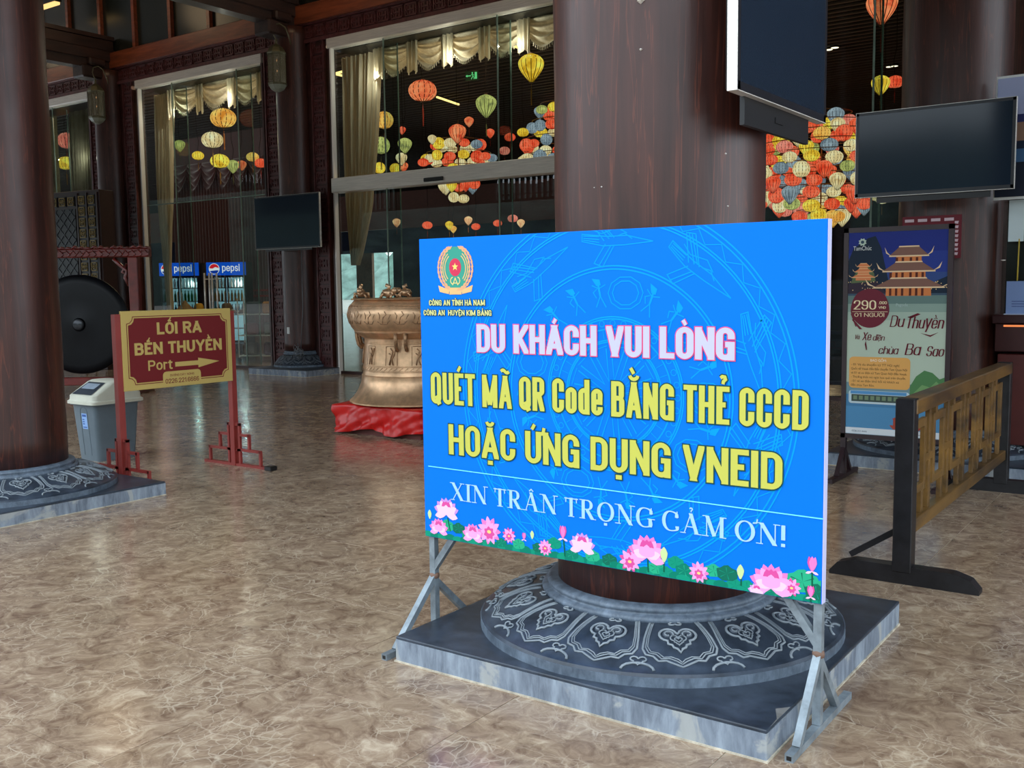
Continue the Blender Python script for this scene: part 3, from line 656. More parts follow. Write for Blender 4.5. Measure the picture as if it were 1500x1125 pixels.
def bird(a, r, s):
    c = Vector(pol(r, a)); u = Vector((-math.sin(a), math.cos(a))); v = Vector((math.cos(a), math.sin(a)))
    def Q(x, y): return tuple(c + u * (x * s) + v * (y * s))
    for q in ([(-1.5, .0), (-.5, .22), (.3, .2), (1.3, .3), (1.3, .05), (.45, -.12), (-.4, -.1), (-1.5, .0)], [(0, .15), (.75, .95), (1.05, .8), (.4, .05)], [(.1, .18), (.85, .87)], [(.2, .12), (.95, .83)], [(.0, -.1), (.45, -.85), (.8, -.72), (.35, -.05)], [(.12, -.1), (.6, -.8)], [(-.7, .1), (-.4, .3), (-.1, .2)], [(.6, .2), (1.25, .24)], [(.6, .1), (1.25, .16)], [(.6, 0), (1.25, .1)]):
        strip(bm_, [Q(*p) for p in q], .0042)
    strip(bm_, [Q(-.5, .3), (Q(-.1, .5)), Q(.5, .3), Q(.9, .45)], .004)
for k in range(10):
    bm_ = MB(); bird(2 * PI * k / 10 + .3, .555, .105)
    if bm_.f: bm_.build('bird_print', TEAL, nb)
def dancer(a, r, s):
    c = Vector(pol(r, a)); u = Vector((-math.sin(a), math.cos(a))); v = Vector((math.cos(a), math.sin(a)))
    def Q(x, y): return tuple(c + u * (x * s) + v * (y * s))
    strip(bm_, [Q(-.35, -1), Q(0, -.2), Q(.4, -.9)], .0045); strip(bm_, [Q(0, -.2), Q(.05, .5)], .008); strip(bm_, [Q(-.5, .5), Q(.05, .3), Q(.55, .6)], .004); strip(bm_, [Q(.3, -.3), Q(.5, .1), Q(.2, .3)], .004)
    for q in ([(-.15, .5), (.2, .5), (.5, 1.05), (-.1, .9)],): 
        z = clip([Q(*p) for p in q], OX, OX + 1.705, BZ0 + .002, BZ1 - .002)
        if z: bm_.poly(z, -.0008)
for k in range(22):
    bm_ = MB()
    if k % 5: dancer(2 * PI * k / 22, .375, .055)
    else:
        a = 2 * PI * k / 22
        for rr in (.045, .06): strip(bm_, [tuple(Vector(pol(.375, a)) + Vector((rr * 1.2 * math.cos(t), rr * math.sin(t)))) for t in [j * PI / 5 for j in range(10)]], .004, True)
    if bm_.f: bm_.build('figure_print', TEAL, nb)
dm.build('drum_ring_print', TEAL, nb)
# emblem
ex, ez = bp(667, 393)
def disc(name, cx, cz, rx, rz, m, y, par, n=32, pts=None):
    mb = MB(); mb.poly([(cx + rx * math.cos(2 * PI * k / n), cz + rz * math.sin(2 * PI * k / n)) for k in range(n)] if not pts else pts, y); return mb.build(name, m, par)
em = disc('emblem', ex, ez, .078, .088, print_m((66, 160, 140)), -.0012, nb)
mb = MB()
for sd in (-1, 1):
    for k in range(12):
        a = math.radians(-72 + k * 12.5); c = Vector((ex + sd * (.082 * math.cos(a)), ez + .09 * math.sin(a))); dr = Vector((sd * (-math.sin(a) + .25 * math.cos(a)), math.cos(a) + .1)).normalized(); nn = Vector((-dr.y, dr.x))
        for off in (-.008, .006):
            e = c + Vector((sd * off, 0)); mb.poly([tuple(e - dr * .013), tuple(e + nn * .006), tuple(e + dr * .015), tuple(e - nn * .006)], -.0016)
mb.build('rice_wreath', print_m((232, 172, 128)), em)
mb = MB()
for sd in (-1, 1):
    for r in (.052, .062):
        for k in range(10):
            a, b = math.radians(-45 + k * 10), math.radians(-35 + k * 10)
            mb.poly([(ex + sd * q * math.cos(t), ez + q * 1.12 * math.sin(t)) for q, t in ((r, a), (r + .004, a), (r + .004, b), (r, b))], -.0017)
    mb.poly([(ex + sd * .03, ez - .088), (ex + sd * .09, ez - .068), (ex + sd * .082, ez - .095), (ex + sd * .035, ez - .104)], -.0018)
mb.poly([(ex - .032, ez - .106), (ex + .032, ez - .106), (ex + .03, ez - .078), (ex - .03, ez - .078)], -.0018)
mb.build('emblem_scroll', print_m((236, 190, 130)), em)
disc('emblem_disc', ex, ez + .004, .031, .036, print_m((214, 62, 92)), -.0018, em)
mb = MB()
def star(cx, cz, r, k_=.4): return [(cx + (r if j % 2 == 0 else r * k_) * math.cos(PI / 2 + j * PI / 5), cz + (r if j % 2 == 0 else r * k_) * math.sin(PI / 2 + j * PI / 5)) for j in range(10)]
s_ = star(ex, ez + .006, .017)
for j in range(10): mb.poly([(ex, ez + .006), s_[j], s_[(j + 1) % 10]], -.0024)
mb.build('emblem_star', print_m((250, 226, 120)), em)
mb = MB()
for q in text_polys('A', .03, .03, tw=.14, th=.12): mb.poly([(x + ex - .015, z + ez - .068) for x, z in q], -.0024)
for sd in (-1, 1): strip_pts = [Vector((ex + sd * (.012 + .012 * math.cos(a)), ez - .05 + .014 * math.sin(a))) for a in [math.radians(-90 + 30 * j) for j in range(7)]]; [mb.poly(q, -.0023) for q in ribbon(strip_pts, False, lambda d: .004)]
mb.build('emblem_monogram', print_m((236, 214, 140)), em)
# lettering
YEL = print_m((204, 202, 92)); DG = print_m((22, 74, 76)); LAV = print_m((200, 198, 246)); RED = print_m((228, 84, 124)); PALE = print_m((170, 212, 242))
def board_line(name, s, tl, tr, bl, H, m, om=None, ow=.0035, **k):
    a = bp(*bl); b = bp(*tr); c = bp(*tl)
    wd = b[0] - a[0]; hh = H or (c[1] - a[1]); rot = 0
    return lettering(name, s, nb, a[0], a[1], hh, wd, m, -.0036, om=om, ow=ow, **k)
a1 = bp(699, 515.6); b1 = bp(1077, 482)
board_line('heading_lettering', 'DU KHÁCH VUI LÒNG', (699, 475), (1077, 482), (699, 515.6), None, LAV, RED, .0035, tw=.225, th=.165, gap=.05)
board_line('request_lettering', 'QUÉT MÃ QR Code BẰNG THẺ CCCD', (632.5, 545), (1185.5, 576.8), (632.5, 590.5), None, YEL, DG, .0042, tw=.168, th=.135, gap=.06)
board_line('request_lettering', 'HOẶC ỨNG DỤNG VNEID', (658.5, 621), (1147, 667.5), (658.5, 665), None, YEL, DG, .0045, tw=.20, th=.15, gap=.065)
board_line('thanks_lettering', 'XIN TRÂN TRỌNG CẢM ƠN!', (661, 706), (1151, 776), (661, 731.5), None, PALE, None, tw=.19, th=.055, gap=.08, serif=True)
board_line('office_lettering', 'CÔNG AN TỈNH HÀ NAM', (629.4, 439.4), (711, 440), (629.4, 447.5), None, print_m((226, 222, 150)), DG, .0022, tw=.2, th=.16, gap=.1)
board_line('office_lettering', 'CÔNG AN  HUYỆN KIM BẢNG', (621.5, 454), (720.6, 456), (621.5, 461.8), None, print_m((226, 222, 150)), DG, .0022, tw=.2, th=.16, gap=.1)
a = bp(628, 682.5); b = bp(1206, 760); MB().poly([(a[0], a[1] - .002), (b[0], b[1] - .002), (b[0], b[1] + .002), (a[0], a[1] + .002)], -.0032).build('rule_line', print_m((120, 232, 240)), nb)
# lotus border
LF = [print_m(c) for c in ((18, 150, 120), (10, 128, 104), (44, 176, 132), (20, 110, 88))]
PK = [print_m(c) for c in ((240, 130, 200), (250, 168, 222), (226, 84, 160), (206, 150, 232), (252, 206, 236))]
def cpoly(mb, pts, y):
    q = clip(pts, OX + .002, OX + 1.704, BZ0 + .002, BZ1 - .002)
    if q: mb.poly(q, y)
def blob(mb, cx, cz, rx, rz, y, n=14, a0=0, wob=.0): cpoly(mb, [(cx + rx * math.cos(2 * PI * k / n + a0) * (1 + wob * math.sin(k * 2.3)), cz + rz * math.sin(2 * PI * k / n + a0) * (1 + wob * math.cos(k * 1.9))) for k in range(n)], y)
def pet(mb, cx, cz, ang, ln, wd, y):
    d = Vector((math.cos(ang), math.sin(ang))); nn = Vector((-d.y, d.x)); c = Vector((cx, cz))
    cpoly(mb, [tuple(c + d * (ln * t) + nn * (wd * s)) for t, s in ((0, -.2), (.3, -.75), (.6, -.95), (.85, -.5), (1, 0), (.85, .5), (.6, .95), (.3, .75), (0, .2))], y)
k = 0; ls_ = MB()
for X in range(627, 1212, 11):
    e = bp(X, 785 + (X - 627) * .1744); ls_.m = k % 2; blob(ls_, e[0], e[1] + .008, .028, .012 + .010 * random.random(), -.0010 - .00004 * (k % 7)); k += 1
ls_.build('lotus_leaf_border', LF, nb)
for X, Y, r in ((655, 770, 11), (672, 774, 10), (684, 784, 8), (735, 795, 8), (760, 797, 9), (788, 802, 8), (812, 796, 10), (838, 812, 9), (868, 814, 10), (893, 820, 10), (990, 824, 10), (1003, 836, 11), (1046, 836, 10), (1065, 840, 12), (1095, 862, 12), (1145, 868, 12), (1176, 852, 17), (1196, 868, 12), (1078, 858, 10), (915, 826, 8), (962, 832, 10), (1030, 850, 8), (976, 838, 9), (1120, 868, 10), (1205, 860, 9)):
    mb = MB(); e = bp(X, Y); s_ = r / 348; blob(mb, e[0], e[1], s_ * 1.15, s_ * .8, -.0014 - .00003 * (k % 9), 16, .3, .12)
    for j in range(5): a = .5 + j * 1.1; mb.m = 1; cpoly(mb, [(e[0], e[1]), (e[0] + s_ * .9 * math.cos(a), e[1] + s_ * .62 * math.sin(a)), (e[0] + s_ * .9 * math.cos(a + .12), e[1] + s_ * .62 * math.sin(a + .12))], -.00175)
    if mb.f: mb.build('lotus_leaf_print', [LF[k % 4], LF[(k + 1) % 4]], nb)
    k += 1
stm = MB()
for X, Y, X2, Y2 in ((656, 758, 660, 778), (826, 790, 828, 815), (949, 815, 950, 838), (973, 822, 973, 838), (1190, 836, 1190, 870), (1086, 846, 1086, 858), (1188, 872, 1188, 884)):
    stm = MB(); a, b = bp(X, Y), bp(X2, Y2); cpoly(stm, [(a[0] - .003, a[1]), (a[0] + .003, a[1]), (b[0] + .003, b[1]), (b[0] - .003, b[1])], -.0019)
    if stm.f: stm.build('lotus_stem_print', print_m((12, 96, 70)), nb)

class _P:
    def __init__(s, b, m): s.b = b; s.mm = m
    def poly(s, p, y): s.b.m = s.mm; s.b.poly(p, y)
PKM = PK + [print_m((250, 214, 130)), print_m((206, 226, 160))]
def flower(X, Y, r, kind, tone):
    c = bp(X, Y); s = r / 348; fb = MB(); pm = [_P(fb, q) for q in range(5)]; yel = _P(fb, 5)
    if kind == 'open':
        for ring, (n, ln, wd, t) in enumerate(((11, 1.15, .26, tone), (9, .85, .24, 1), (7, .55, .2, 2 if tone != 2 else 4))):
            for j in range(n): pet(pm[(t + (j % 2)) % 5 if ring == 0 else t], c[0], c[1] - s * .1 * ring, 2 * PI * j / n + ring * .4, s * ln, s * wd, -.0020 - .0002 * ring)
        blob(yel, c[0], c[1] - s * .1, s * .2, s * .14, -.0027)
    elif kind == 'cup':
        for ring, (angs, ln, wd, t) in enumerate((((20, 45, 70, 90, 110, 135, 160), 1.35, .33, tone), ((-12, 30, 60, 120, 150, 192), 1.2, .32, (tone + 1) % 5), ((75, 105, 90), 1.05, .36, 2 if tone != 2 else 0), ((15, 165), .95, .3, 4), ((50, 130, 90), .75, .32, (tone + 1) % 5))):
            for a in angs: pet(pm[t], c[0], c[1] - s * .6, math.radians(a), s * ln, s * wd, -.0020 - .00025 * ring)
    else:
        for j, (a, wd) in enumerate(((78, .4), (102, .4), (90, .42))): pet(pm[(tone, 2, 0)[j]], c[0], c[1] - s, math.radians(a), s * 2.0, s * wd, -.0020 - .0002 * j)
        for a in (-20, 200): pet(pm[4], c[0], c[1] - s, math.radians(a), s * .9, s * .18, -.0026)
    fb.build('lotus_flower_print', PKM, nb)
for f in ((654, 742, 18, 'cup', 3), (643, 769, 14, 'cup', 0), (693, 778, 15, 'cup', 0), (717, 777, 18, 'open', 0), (746, 784, 10, 'open', 1), (799, 802, 10, 'open', 0), (825, 779, 9, 'bud', 2), (768, 785, 5, 'bud', 0), (853, 793, 16, 'cup', 3),
          (948, 801, 21, 'cup', 0), (923, 821, 14, 'open', 1), (1024, 838, 12, 'open', 0), (1130, 845, 21, 'cup', 0), (1109, 862, 9, 'cup', 3), (1160, 860, 10, 'open', 1), (1190, 826, 9, 'bud', 0), (1188, 866, 7, 'bud', 2)): flower(*f)
for X, Y, r in ((630, 753, 7), (780, 783, 6), (973, 812, 10), (1085, 837, 9)):
    c = bp(X, Y); fb = MB(); pet(fb, c[0], c[1] - r / 348, PI / 2, r / 174, r / 348 * .55, -.0024); fb.build('lotus_bud_print', PKM[6], nb)
# ================================================================== TELEVISIONS
def tv(name, label, loc, rz, wd, ht, logo=False, bracket=.12, under=0):
    """screen faces local -y; origin at the middle of the back"""
    t = thing('television', label, 'television', loc, rz)
    box('casing', (-wd / 2, -.055, -ht / 2), (wd / 2, -.012, ht / 2), BLACK, t, .004)
    f = .022
    MB().box((-wd / 2, -.058, -ht / 2), (wd / 2, -.055, -ht / 2 + f * 1.3)).box((-wd / 2, -.058, ht / 2 - f), (wd / 2, -.055, ht / 2)).box((-wd / 2, -.058, -ht / 2), (-wd / 2 + f, -.055, ht / 2)).box((wd / 2 - f, -.058, -ht / 2), (wd / 2, -.055, ht / 2)).build('bezel', M('dark_bezel', (26, 27, 34), .3), t)
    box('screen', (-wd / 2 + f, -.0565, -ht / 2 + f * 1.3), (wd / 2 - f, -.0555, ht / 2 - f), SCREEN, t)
    MB().box((-wd / 2 - .003, -.057, -ht / 2 - .003), (wd / 2 + .003, -.02, -ht / 2)).box((-wd / 2 - .003, -.057, ht / 2), (wd / 2 + .003, -.02, ht / 2 + .003)).box((-wd / 2 - .003, -.057, -ht / 2), (-wd / 2, -.02, ht / 2)).box((wd / 2, -.057, -ht / 2), (wd / 2 + .003, -.02, ht / 2)).build('silver_rim', STEEL, t)
    MB().box((-.22, -.012, -.16), (.22, bracket, .16)).box((-.3, -.012, -.22), (-.26, 0, .22)).box((.26, -.012, -.22), (.3, 0, .22)).build('wall_bracket', BLACK, t)
    if under: MB().box((-wd * .36, -.03, -ht / 2 - under), (wd * .36, -.012, -ht / 2 + .02)).box((-.04, -.034, -ht / 2 - under * .6), (.04, -.03, -ht / 2 - under * .4)).build('lower_bracket', M('bracket_grey', (20, 19, 22), .4), t)
    return t
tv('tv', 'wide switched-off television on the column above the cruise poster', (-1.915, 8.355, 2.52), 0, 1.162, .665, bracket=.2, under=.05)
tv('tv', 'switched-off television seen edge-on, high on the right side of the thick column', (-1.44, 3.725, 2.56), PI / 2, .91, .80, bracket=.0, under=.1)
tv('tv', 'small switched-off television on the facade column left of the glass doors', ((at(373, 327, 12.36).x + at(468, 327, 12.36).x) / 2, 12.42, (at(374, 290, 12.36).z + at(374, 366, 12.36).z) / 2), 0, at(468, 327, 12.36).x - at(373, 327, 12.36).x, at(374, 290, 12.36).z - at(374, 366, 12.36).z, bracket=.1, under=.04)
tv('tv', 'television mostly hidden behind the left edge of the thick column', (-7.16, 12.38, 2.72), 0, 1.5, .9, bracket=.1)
# ================================================================== RED DIRECTION SIGN (panel along y at x = -6.95)
RX_ = -6.95; ya = atx(181, 690, RX_).y; yb = atx(345, 678, RX_).y; zt = atx(341, 455, RX_).z
rs = thing('direction_sign', 'red and gold direction sign with an arrow, standing on two red posts beside the bin', 'sign', (RX_, (ya + yb) / 2, 0), PI / 2)
RDP = M('red_painted_metal', (136, 46, 40), .42, var=.06); half = (yb - ya) / 2
GLD = print_m((190, 164, 96)); MRN = print_m((112, 36, 38))
for sx in (-1, 1):
    po = MB().box((sx * half - .027, -.027, .0), (sx * half + .027, .027, zt), .003).build('post', RDP, rs)
    ft = MB().box((sx * half - .02, -.4, 0), (sx * half + .02, .4, .022)).build('foot', RDP, rs)
    fr = MB()
    for s2 in (-1, 1):
        def q(y0, z0, y1, z1): fr.box((sx * half - .011, min(s2 * y0, s2 * y1), z0), (sx * half + .011, max(s2 * y0, s2 * y1), z1))
        q(.06, .02, .082, .37); q(.03, .35, .082, .372); q(.03, .13, .34, .152); q(.32, .02, .342, .15); q(.08, .26, .20, .282); q(.18, .15, .202, .28); q(.027, .13, .09, .15)
    fr.build('fret_bracket', RDP, rs)
    b = MB(); [b.lathe([(.018, 0), (.018, .01), (0, .012)], 8, (0, 0, 0), caps=False) for _ in range(1)]
    for z in (.36, .14): MB().box((sx * half - .016, -.04, z - .014), (sx * half + .016, -.025, z + .014), .004).build('bolt', RDP, rs)
MB().box((half - .045, -.50, 0), (half + .03, -.42, .035), .004).build('rubber_block', BLACK, rs)
pz1 = atx(260, 453.5, RX_).z; pz0 = atx(262, 565, RX_).z; hw = half - .02
pn = box('panel', (-hw, -.035, pz0), (hw, -.015, pz1), GLD, rs, .002)
def notched(x0, x1, z0, z1, c):
    out = []
    for cx, cz, a in ((x1, z1, 180), (x0, z1, 270), (x0, z0, 0), (x1, z0, 90)):
        arc = [(cx + c * math.cos(math.radians(a + t)), cz + c * math.sin(math.radians(a + t))) for t in (90, 60, 30, 0)]
        out += arc
    return out
def notch_line(mb, x0, x1, z0, z1, c, wd, y):
    for q in ribbon([Vector(p) for p in notched(x0, x1, z0, z1, c)], True, lambda d: wd): mb.poly(q, y)
m_ = .045; PW = 2 * hw; PH = pz1 - pz0
mb = MB(); zc = (pz0 + pz1) / 2; pts = notched(-hw + m_ + .012, hw - m_ - .012, pz0 + m_ + .012, pz1 - m_ - .012, .055); nn_ = len(pts)
for k in range(nn_): mb.poly([(0, zc), pts[k], pts[(k + 1) % nn_]], -.0358)
mb.build('panel_field', MRN, pn)
mb = MB(); notch_line(mb, -hw + m_, hw - m_, pz0 + m_, pz1 - m_, .055, .006, -.0356); mb.build('panel_border', MRN, pn)
def rline(name, s, f0, f1, zf, hf, m, **k): lettering(name, s, pn, -hw + f0 * PW, pz0 + zf * PH, hf * PH, (f1 - f0) * PW, m, -.0366, **k)
rline('sign_lettering', 'LỐI RA', .30, .71, .69, .155, GLD, tw=.26, th=.2, gap=.09)
rline('sign_lettering', 'BẾN THUYỀN', .10, .90, .44, .155, GLD, tw=.26, th=.2, gap=.09)
rline('sign_lettering', 'Port', .21, .425, .235, .13, GLD, tw=.19, th=.15, gap=.1)
zz = pz0 + .29 * PH; x0 = -hw + .45 * PW; x1 = -hw + .87 * PW; xm = -hw + .665 * PW
MB().poly([(x0, zz - .03 * PH), (xm, zz - .03 * PH), (xm, zz + .03 * PH), (x0, zz + .03 * PH)], -.0366).poly([(xm, zz - .065 * PH), (x1, zz), (xm, zz + .065 * PH)], -.0366).build('arrow', GLD, pn)
def rrect(x0, x1, z0, z1, r, bot=True):
    p = []
    for cx, cz, a in ((x1 - r, z1 - r, 0), (x0 + r, z1 - r, 90), (x0 + r, z0 + r, 180), (x1 - r, z0 + r, 270)):
        p += [(cx + r * math.cos(math.radians(a + t)), cz + r * math.sin(math.radians(a + t))) for t in (0, 30, 60, 90)]
    return p
MB().poly(rrect(-hw + .335 * PW, -hw + .685 * PW, pz0 + .004, pz0 + .205 * PH, .03), -.0368).build('hotline_plate', GLD, pn)
lettering('hotline_lettering', 'ĐƯỜNG DÂY NÓNG', pn, -hw + .40 * PW, pz0 + .138 * PH, .028 * PH, .22 * PW, MRN, -.0374, tw=.18, th=.15, gap=.12)
lettering('hotline_lettering', '0226.221.6666', pn, -hw + .355 * PW, pz0 + .05 * PH, .06 * PH, .31 * PW, MRN, -.0374, tw=.16, th=.14, gap=.1)
# ================================================================== BIN
bx = at(143, 690, 5.0)
bn = thing('rubbish_bin', 'grey plastic swing-top bin with a cream lid, between the left column and the red sign', 'bin', (bx.x - .2, 5.24, 0))
BG = M('grey_bin_plastic', (98, 112, 122), .45, var=.04); CRM = M('cream_bin_lid', (214, 214, 198), .4, var=.03)
def loft(mb, secs, n=5, cap=True):
    rows = []
    for hw_, hd, z, r, dy in secs:
        row = []
        for cx, cy, a in ((hw_ - r, hd - r, 0), (-hw_ + r, hd - r, 90), (-hw_ + r, -hd + r, 180), (hw_ - r, -hd + r, 270)):
            for t in range(n): q = math.radians(a + 90 * t / (n - 1)); row.append((cx + r * math.cos(q), cy + r * math.sin(q) + dy, z))
        rows.append(row)
    m = len(rows[0]); vs = [v for r in rows for v in r]; fs = [(i * m + k, i * m + (k + 1) % m, (i + 1) * m + (k + 1) % m, (i + 1) * m + k) for i in range(len(rows) - 1) for k in range(m)]
    if cap: fs += [tuple(range(m))[::-1], tuple(range((len(rows) - 1) * m, len(rows) * m))]
    return mb.add(vs, fs)
loft(MB(), [(.155, .19, 0, .04, 0), (.185, .225, .5, .04, 0), (.205, .245, .505, .045, 0), (.205, .245, .53, .045, 0)]).build('body', BG, bn, 'auto')
loft(MB(), [(.222, .262, .515, .05, 0), (.222, .262, .54, .05, 0), (.208, .248, .55, .05, 0), (.205, .245, .59, .05, 0), (.195, .13, .70, .05, .06), (.185, .09, .715, .05, .06)]).build('lid', CRM, bn, 'auto')
MB().add([(-.15, -.235, .604), (.15, -.235, .604), (.13, -.075, .70), (-.13, -.075, .70)], [(0, 1, 2, 3)]).build('flap_recess', M('dark_flap', (52, 60, 70), .4), bn)
MB().add([(-.10, -.175, .648), (.10, -.175, .648), (.10, -.105, .69), (-.10, -.105, .69)], [(0, 1, 2, 3)]).build('flap', M('grey_flap', (150, 164, 180), .3), bn)
def bf(x, z): return (x, -.19 - .07 * z - .001, z)
MB().add([bf(-.04, .29), bf(.04, .29), bf(.04, .43), bf(-.04, .43)], [(0, 1, 2, 3)]).build('sticker', print_m((150, 186, 236)), bn)
mb = MB(); 
for x0, z0, x1, z1 in ((-.03, .40, .03, .42), (-.03, .37, 0, .38), (-.03, .35, 0, .36), (-.03, .33, 0, .34), (-.03, .30, .03, .31)): mb.add([(x0, -.19 - .07 * z0 - .002, z0), (x1, -.19 - .07 * z0 - .002, z0), (x1, -.19 - .07 * z1 - .002, z1), (x0, -.19 - .07 * z1 - .002, z1)], [(0, 1, 2, 3)])
mb.build('sticker_print', print_m((70, 100, 170)), bn)
MB().tube([bf(-.055, .05), bf(-.055, .44), bf(-.045, .47), bf(-.02, .485), bf(.02, .485), bf(.045, .47), bf(.055, .44), bf(.055, .05)], .0025, 4).build('moulded_rib', BG, bn)
# ================================================================== BRONZE DRUM AND CLOTH
dcx, dcy = -7.06, 8.1; pz = .3
cl = thing('covered_plinth', 'low square podium under the bronze drum, hidden by red satin', 'podium', (dcx - .02, dcy, 0))
box('podium', (-.58, -.58, 0), (.58, .58, pz), M('podium_wood', (90, 40, 34), .6), cl)
RS = M('red_satin', (198, 22, 18), .34, var=.06, sc=3)
def cloth(u, v):
    # u runs round the podium, v from the top centre down to the hem
    a = u * 2 * PI; c, s = math.cos(a), math.sin(a); k = 1 / max(abs(c), abs(s)); h = .60
    if v < .35: f = v / .35; x, y, z = c * k * h * f, s * k * h * f, pz + .008 + .006 * math.sin(a * 9 + f * 7) * f
    else:
        f = (v - .35) / .65; w_ = .022 * math.sin(a * 7 + 1.1 + 2 * f) + .018 * math.sin(a * 13 + f * 5) + .012 * math.sin(a * 29 - 4 * f) + .008 * math.sin(a * 17 + 14 * f)
        o = h + .015 + w_ * (f + .25) + .03 * f; x, y = c * k * o, s * k * o
        if abs(c * k) > .999 and abs(s * k) > .999: pass
        z = pz + .008 - f * (pz - .012 - (.05 * (math.sin(a * 3.3 + 2.2) ** 2))) + .01 * math.sin(a * 21) * f * (1 - f)
    return (x, y, z)
o = MB().grid(cloth, 240, 26).build('red_cloth', RS, None, True); o.location = (dcx - .02, dcy, 0); tag(o, 'red satin cloth draped over the podium under the bronze drum', 'cloth')
dr = thing('bronze_drum', 'large golden bronze ceremonial drum standing on the red cloth, partly behind the blue board', 'drum', (dcx, dcy, pz + .02))
prof = [(.70, 0), (.70, .015), (.66, .05), (.61, .12), (.575, .2), (.562, .27), (.565, .285), (.555, .29), (.553, .30), (.548, .33), (.535, .50), (.525, .62), (.525, .66), (.53, .675), (.545, .68), (.56, .69), (.60, .72), (.66, .79), (.695, .87), (.70, .93), (.69, .985), (.665, 1.02), (.66, 1.03), (.635, 1.06), (.62, 1.075)]
MB().lathe(prof, 96).build('body', BRONZE, dr, 'auto')
MB().lathe([(.60, 1.07), (.655, 1.075), (.66, 1.083), (.655, 1.09), (0, 1.09)], 96, caps=False).build('drumhead', BRONZE, dr, 'auto')
mb = MB()
for z, r in ((.335, .5495), (.345, .549), (.385, .546), (.395, .5455), (.62, .527), (.635, .5265), (.74, .622), (.75, .632), (1.0, .68), (1.025, .668), (.29, .557)): mb.lathe([(r, z - .003), (r + .006, z), (r, z + .003)], 96, caps=False)
for k in range(60):
    a = 2 * PI * k / 60; mb.tube([(.548 * math.cos(a), .548 * math.sin(a), .352), (.5475 * math.cos(a + .07), .5475 * math.sin(a + .07), .378)], .003, 4)
    mb.tube([(.672 * math.cos(a), .672 * math.sin(a), 1.018), (.688 * math.cos(a + .05), .688 * math.sin(a + .05), .99)], .003, 4)
mb.build('relief_band', BRONZE, dr, True)
for k in range(24):                                                # figures in panels round the waist, boats and birds round the belly
    mb = MB(); a = 2 * PI * k / 24
    def W(da, z, h=.004):
        r = .548 - (z - .4) * .1 + h if z < .66 else .70 - abs(z - .92) * .25 + h - .002; return (r * math.cos(a + da), r * math.sin(a + da), z)
    if k % 2: 
        for da in (-.12, .12): mb.tube([W(da, .405), W(da, .60)], .003, 4)
        mb.tube([W(-.1, .6), W(.1, .6)], .003, 4); mb.tube([W(-.04, .41), W(-.02, .46), W(0, .5), W(.03, .55), W(-.02, .58)], .007, 5); mb.tube([W(.04, .41), W(.01, .47), W(.06, .52)], .006, 5); mb.tube([W(-.05, .53), W(.05, .5), W(.09, .58)], .005, 5)
    mb.tube([W(-.1, .86), W(-.05, .835), W(.05, .835), W(.1, .87)], .007, 5); mb.tube([W(-.02, .84), W(.0, .9), W(.05, .93), W(.02, .96)], .006, 5); mb.tube([W(-.07, .86), W(-.05, .92), W(-.08, .95)], .005, 5); mb.tube([W(.06, .85), W(.1, .91), W(.12, .93)], .004, 5)
    mb.build('relief_figure', BRONZED, dr, True)
for k in range(4):
    a = math.radians(-62 + 90 * k + (0 if k % 2 else 0)); c, s = math.cos(a), math.sin(a); mb = MB()
    for off in (-.05, .05):
        ax = Vector((-s, c, 0)) * off; mb.tube([Vector((.555 * c, .555 * s, .56)) + ax, Vector((.60 * c, .60 * s, .60)) + ax, Vector((.615 * c, .615 * s, .67)) + ax, Vector((.62 * c, .62 * s, .74)) + ax], .02, 6)
    mb.build('handle', BRONZED, dr, True)
def toad(a, parent, first=[None]):
    if first[0] is None:
        mb = MB(); mb.lathe([(0, 0), (.05, .01), (.06, .04), (.045, .075), (0, .09)], 12, (0, 0, .012), sx=1.25, sy=.8); mb.lathe([(0, 0), (.028, .01), (.034, .03), (.02, .055), (0, .06)], 10, (.075, 0, .05))
        for sy in (-1, 1):
            mb.tube([(.045, sy * .035, .05), (.07, sy * .06, .03), (.065, sy * .065, .0)], .012, 6); mb.tube([(-.045, sy * .035, .05), (-.02, sy * .075, .05), (-.05, sy * .07, .0)], .016, 6); mb.lathe([(0, 0), (.009, .005), (0, .014)], 6, (.085, sy * .018, .098))
        mb.tube([(0, 0, .085), (.02, 0, .12), (-.02, 0, .135)], .02, 6)
        first[0] = mb.mesh('toad_figure', BRONZE, True)
    put('toad_figure', first[0], parent, (.56 * math.cos(a), .56 * math.sin(a), 1.09), (0, 0, a + PI / 2))
for k in range(5): toad(math.radians(-148 + 72 * k), dr)
# ================================================================== GONG
gp = Vector((-13.9, 8.6, 0)); grz = math.radians(35.5)
gg = thing('gong', 'big black round gong hanging in a carved red frame behind the bin', 'gong', gp, grz)
def gl(px_, py_): p = ray(px_, py_) * ((gp - C0).dot(CF)) + C0 - gp; return (p.dot(Vector((math.cos(grz), math.sin(grz), 0))), p.z)
gc = gl(122, 475); gr = .745
RL = M('red_lacquered_carving', (108, 30, 24), .3, var=.2, coat=.4)
o = MB().lathe([(0, .10), (.05, .098), (.085, .085), (.10, .055), (.11, .052), (.40, .045), (.62, .04), (.70, .03), (gr, -.01), (gr, -.03), (.70, -.03), (0, -.02)], 72, caps=False).build('disc', BLACKG, gg, 'auto'); o.rotation_euler = (PI / 2, 0, 0); o.location = (gc[0], 0, gc[1])
o = MB().lathe([(0, .1), (.045, .097), (.07, .088)], 32, caps=False).build('boss', M('worn_gong_boss', (52, 54, 58), .22, .5), gg, True); o.rotation_euler = (PI / 2, 0, 0); o.location = (gc[0], -.008, gc[1])
xr = gl(203, 400)[0]; xl = 2 * gc[0] - xr + .05; zt_ = gl(150, 378)[1]
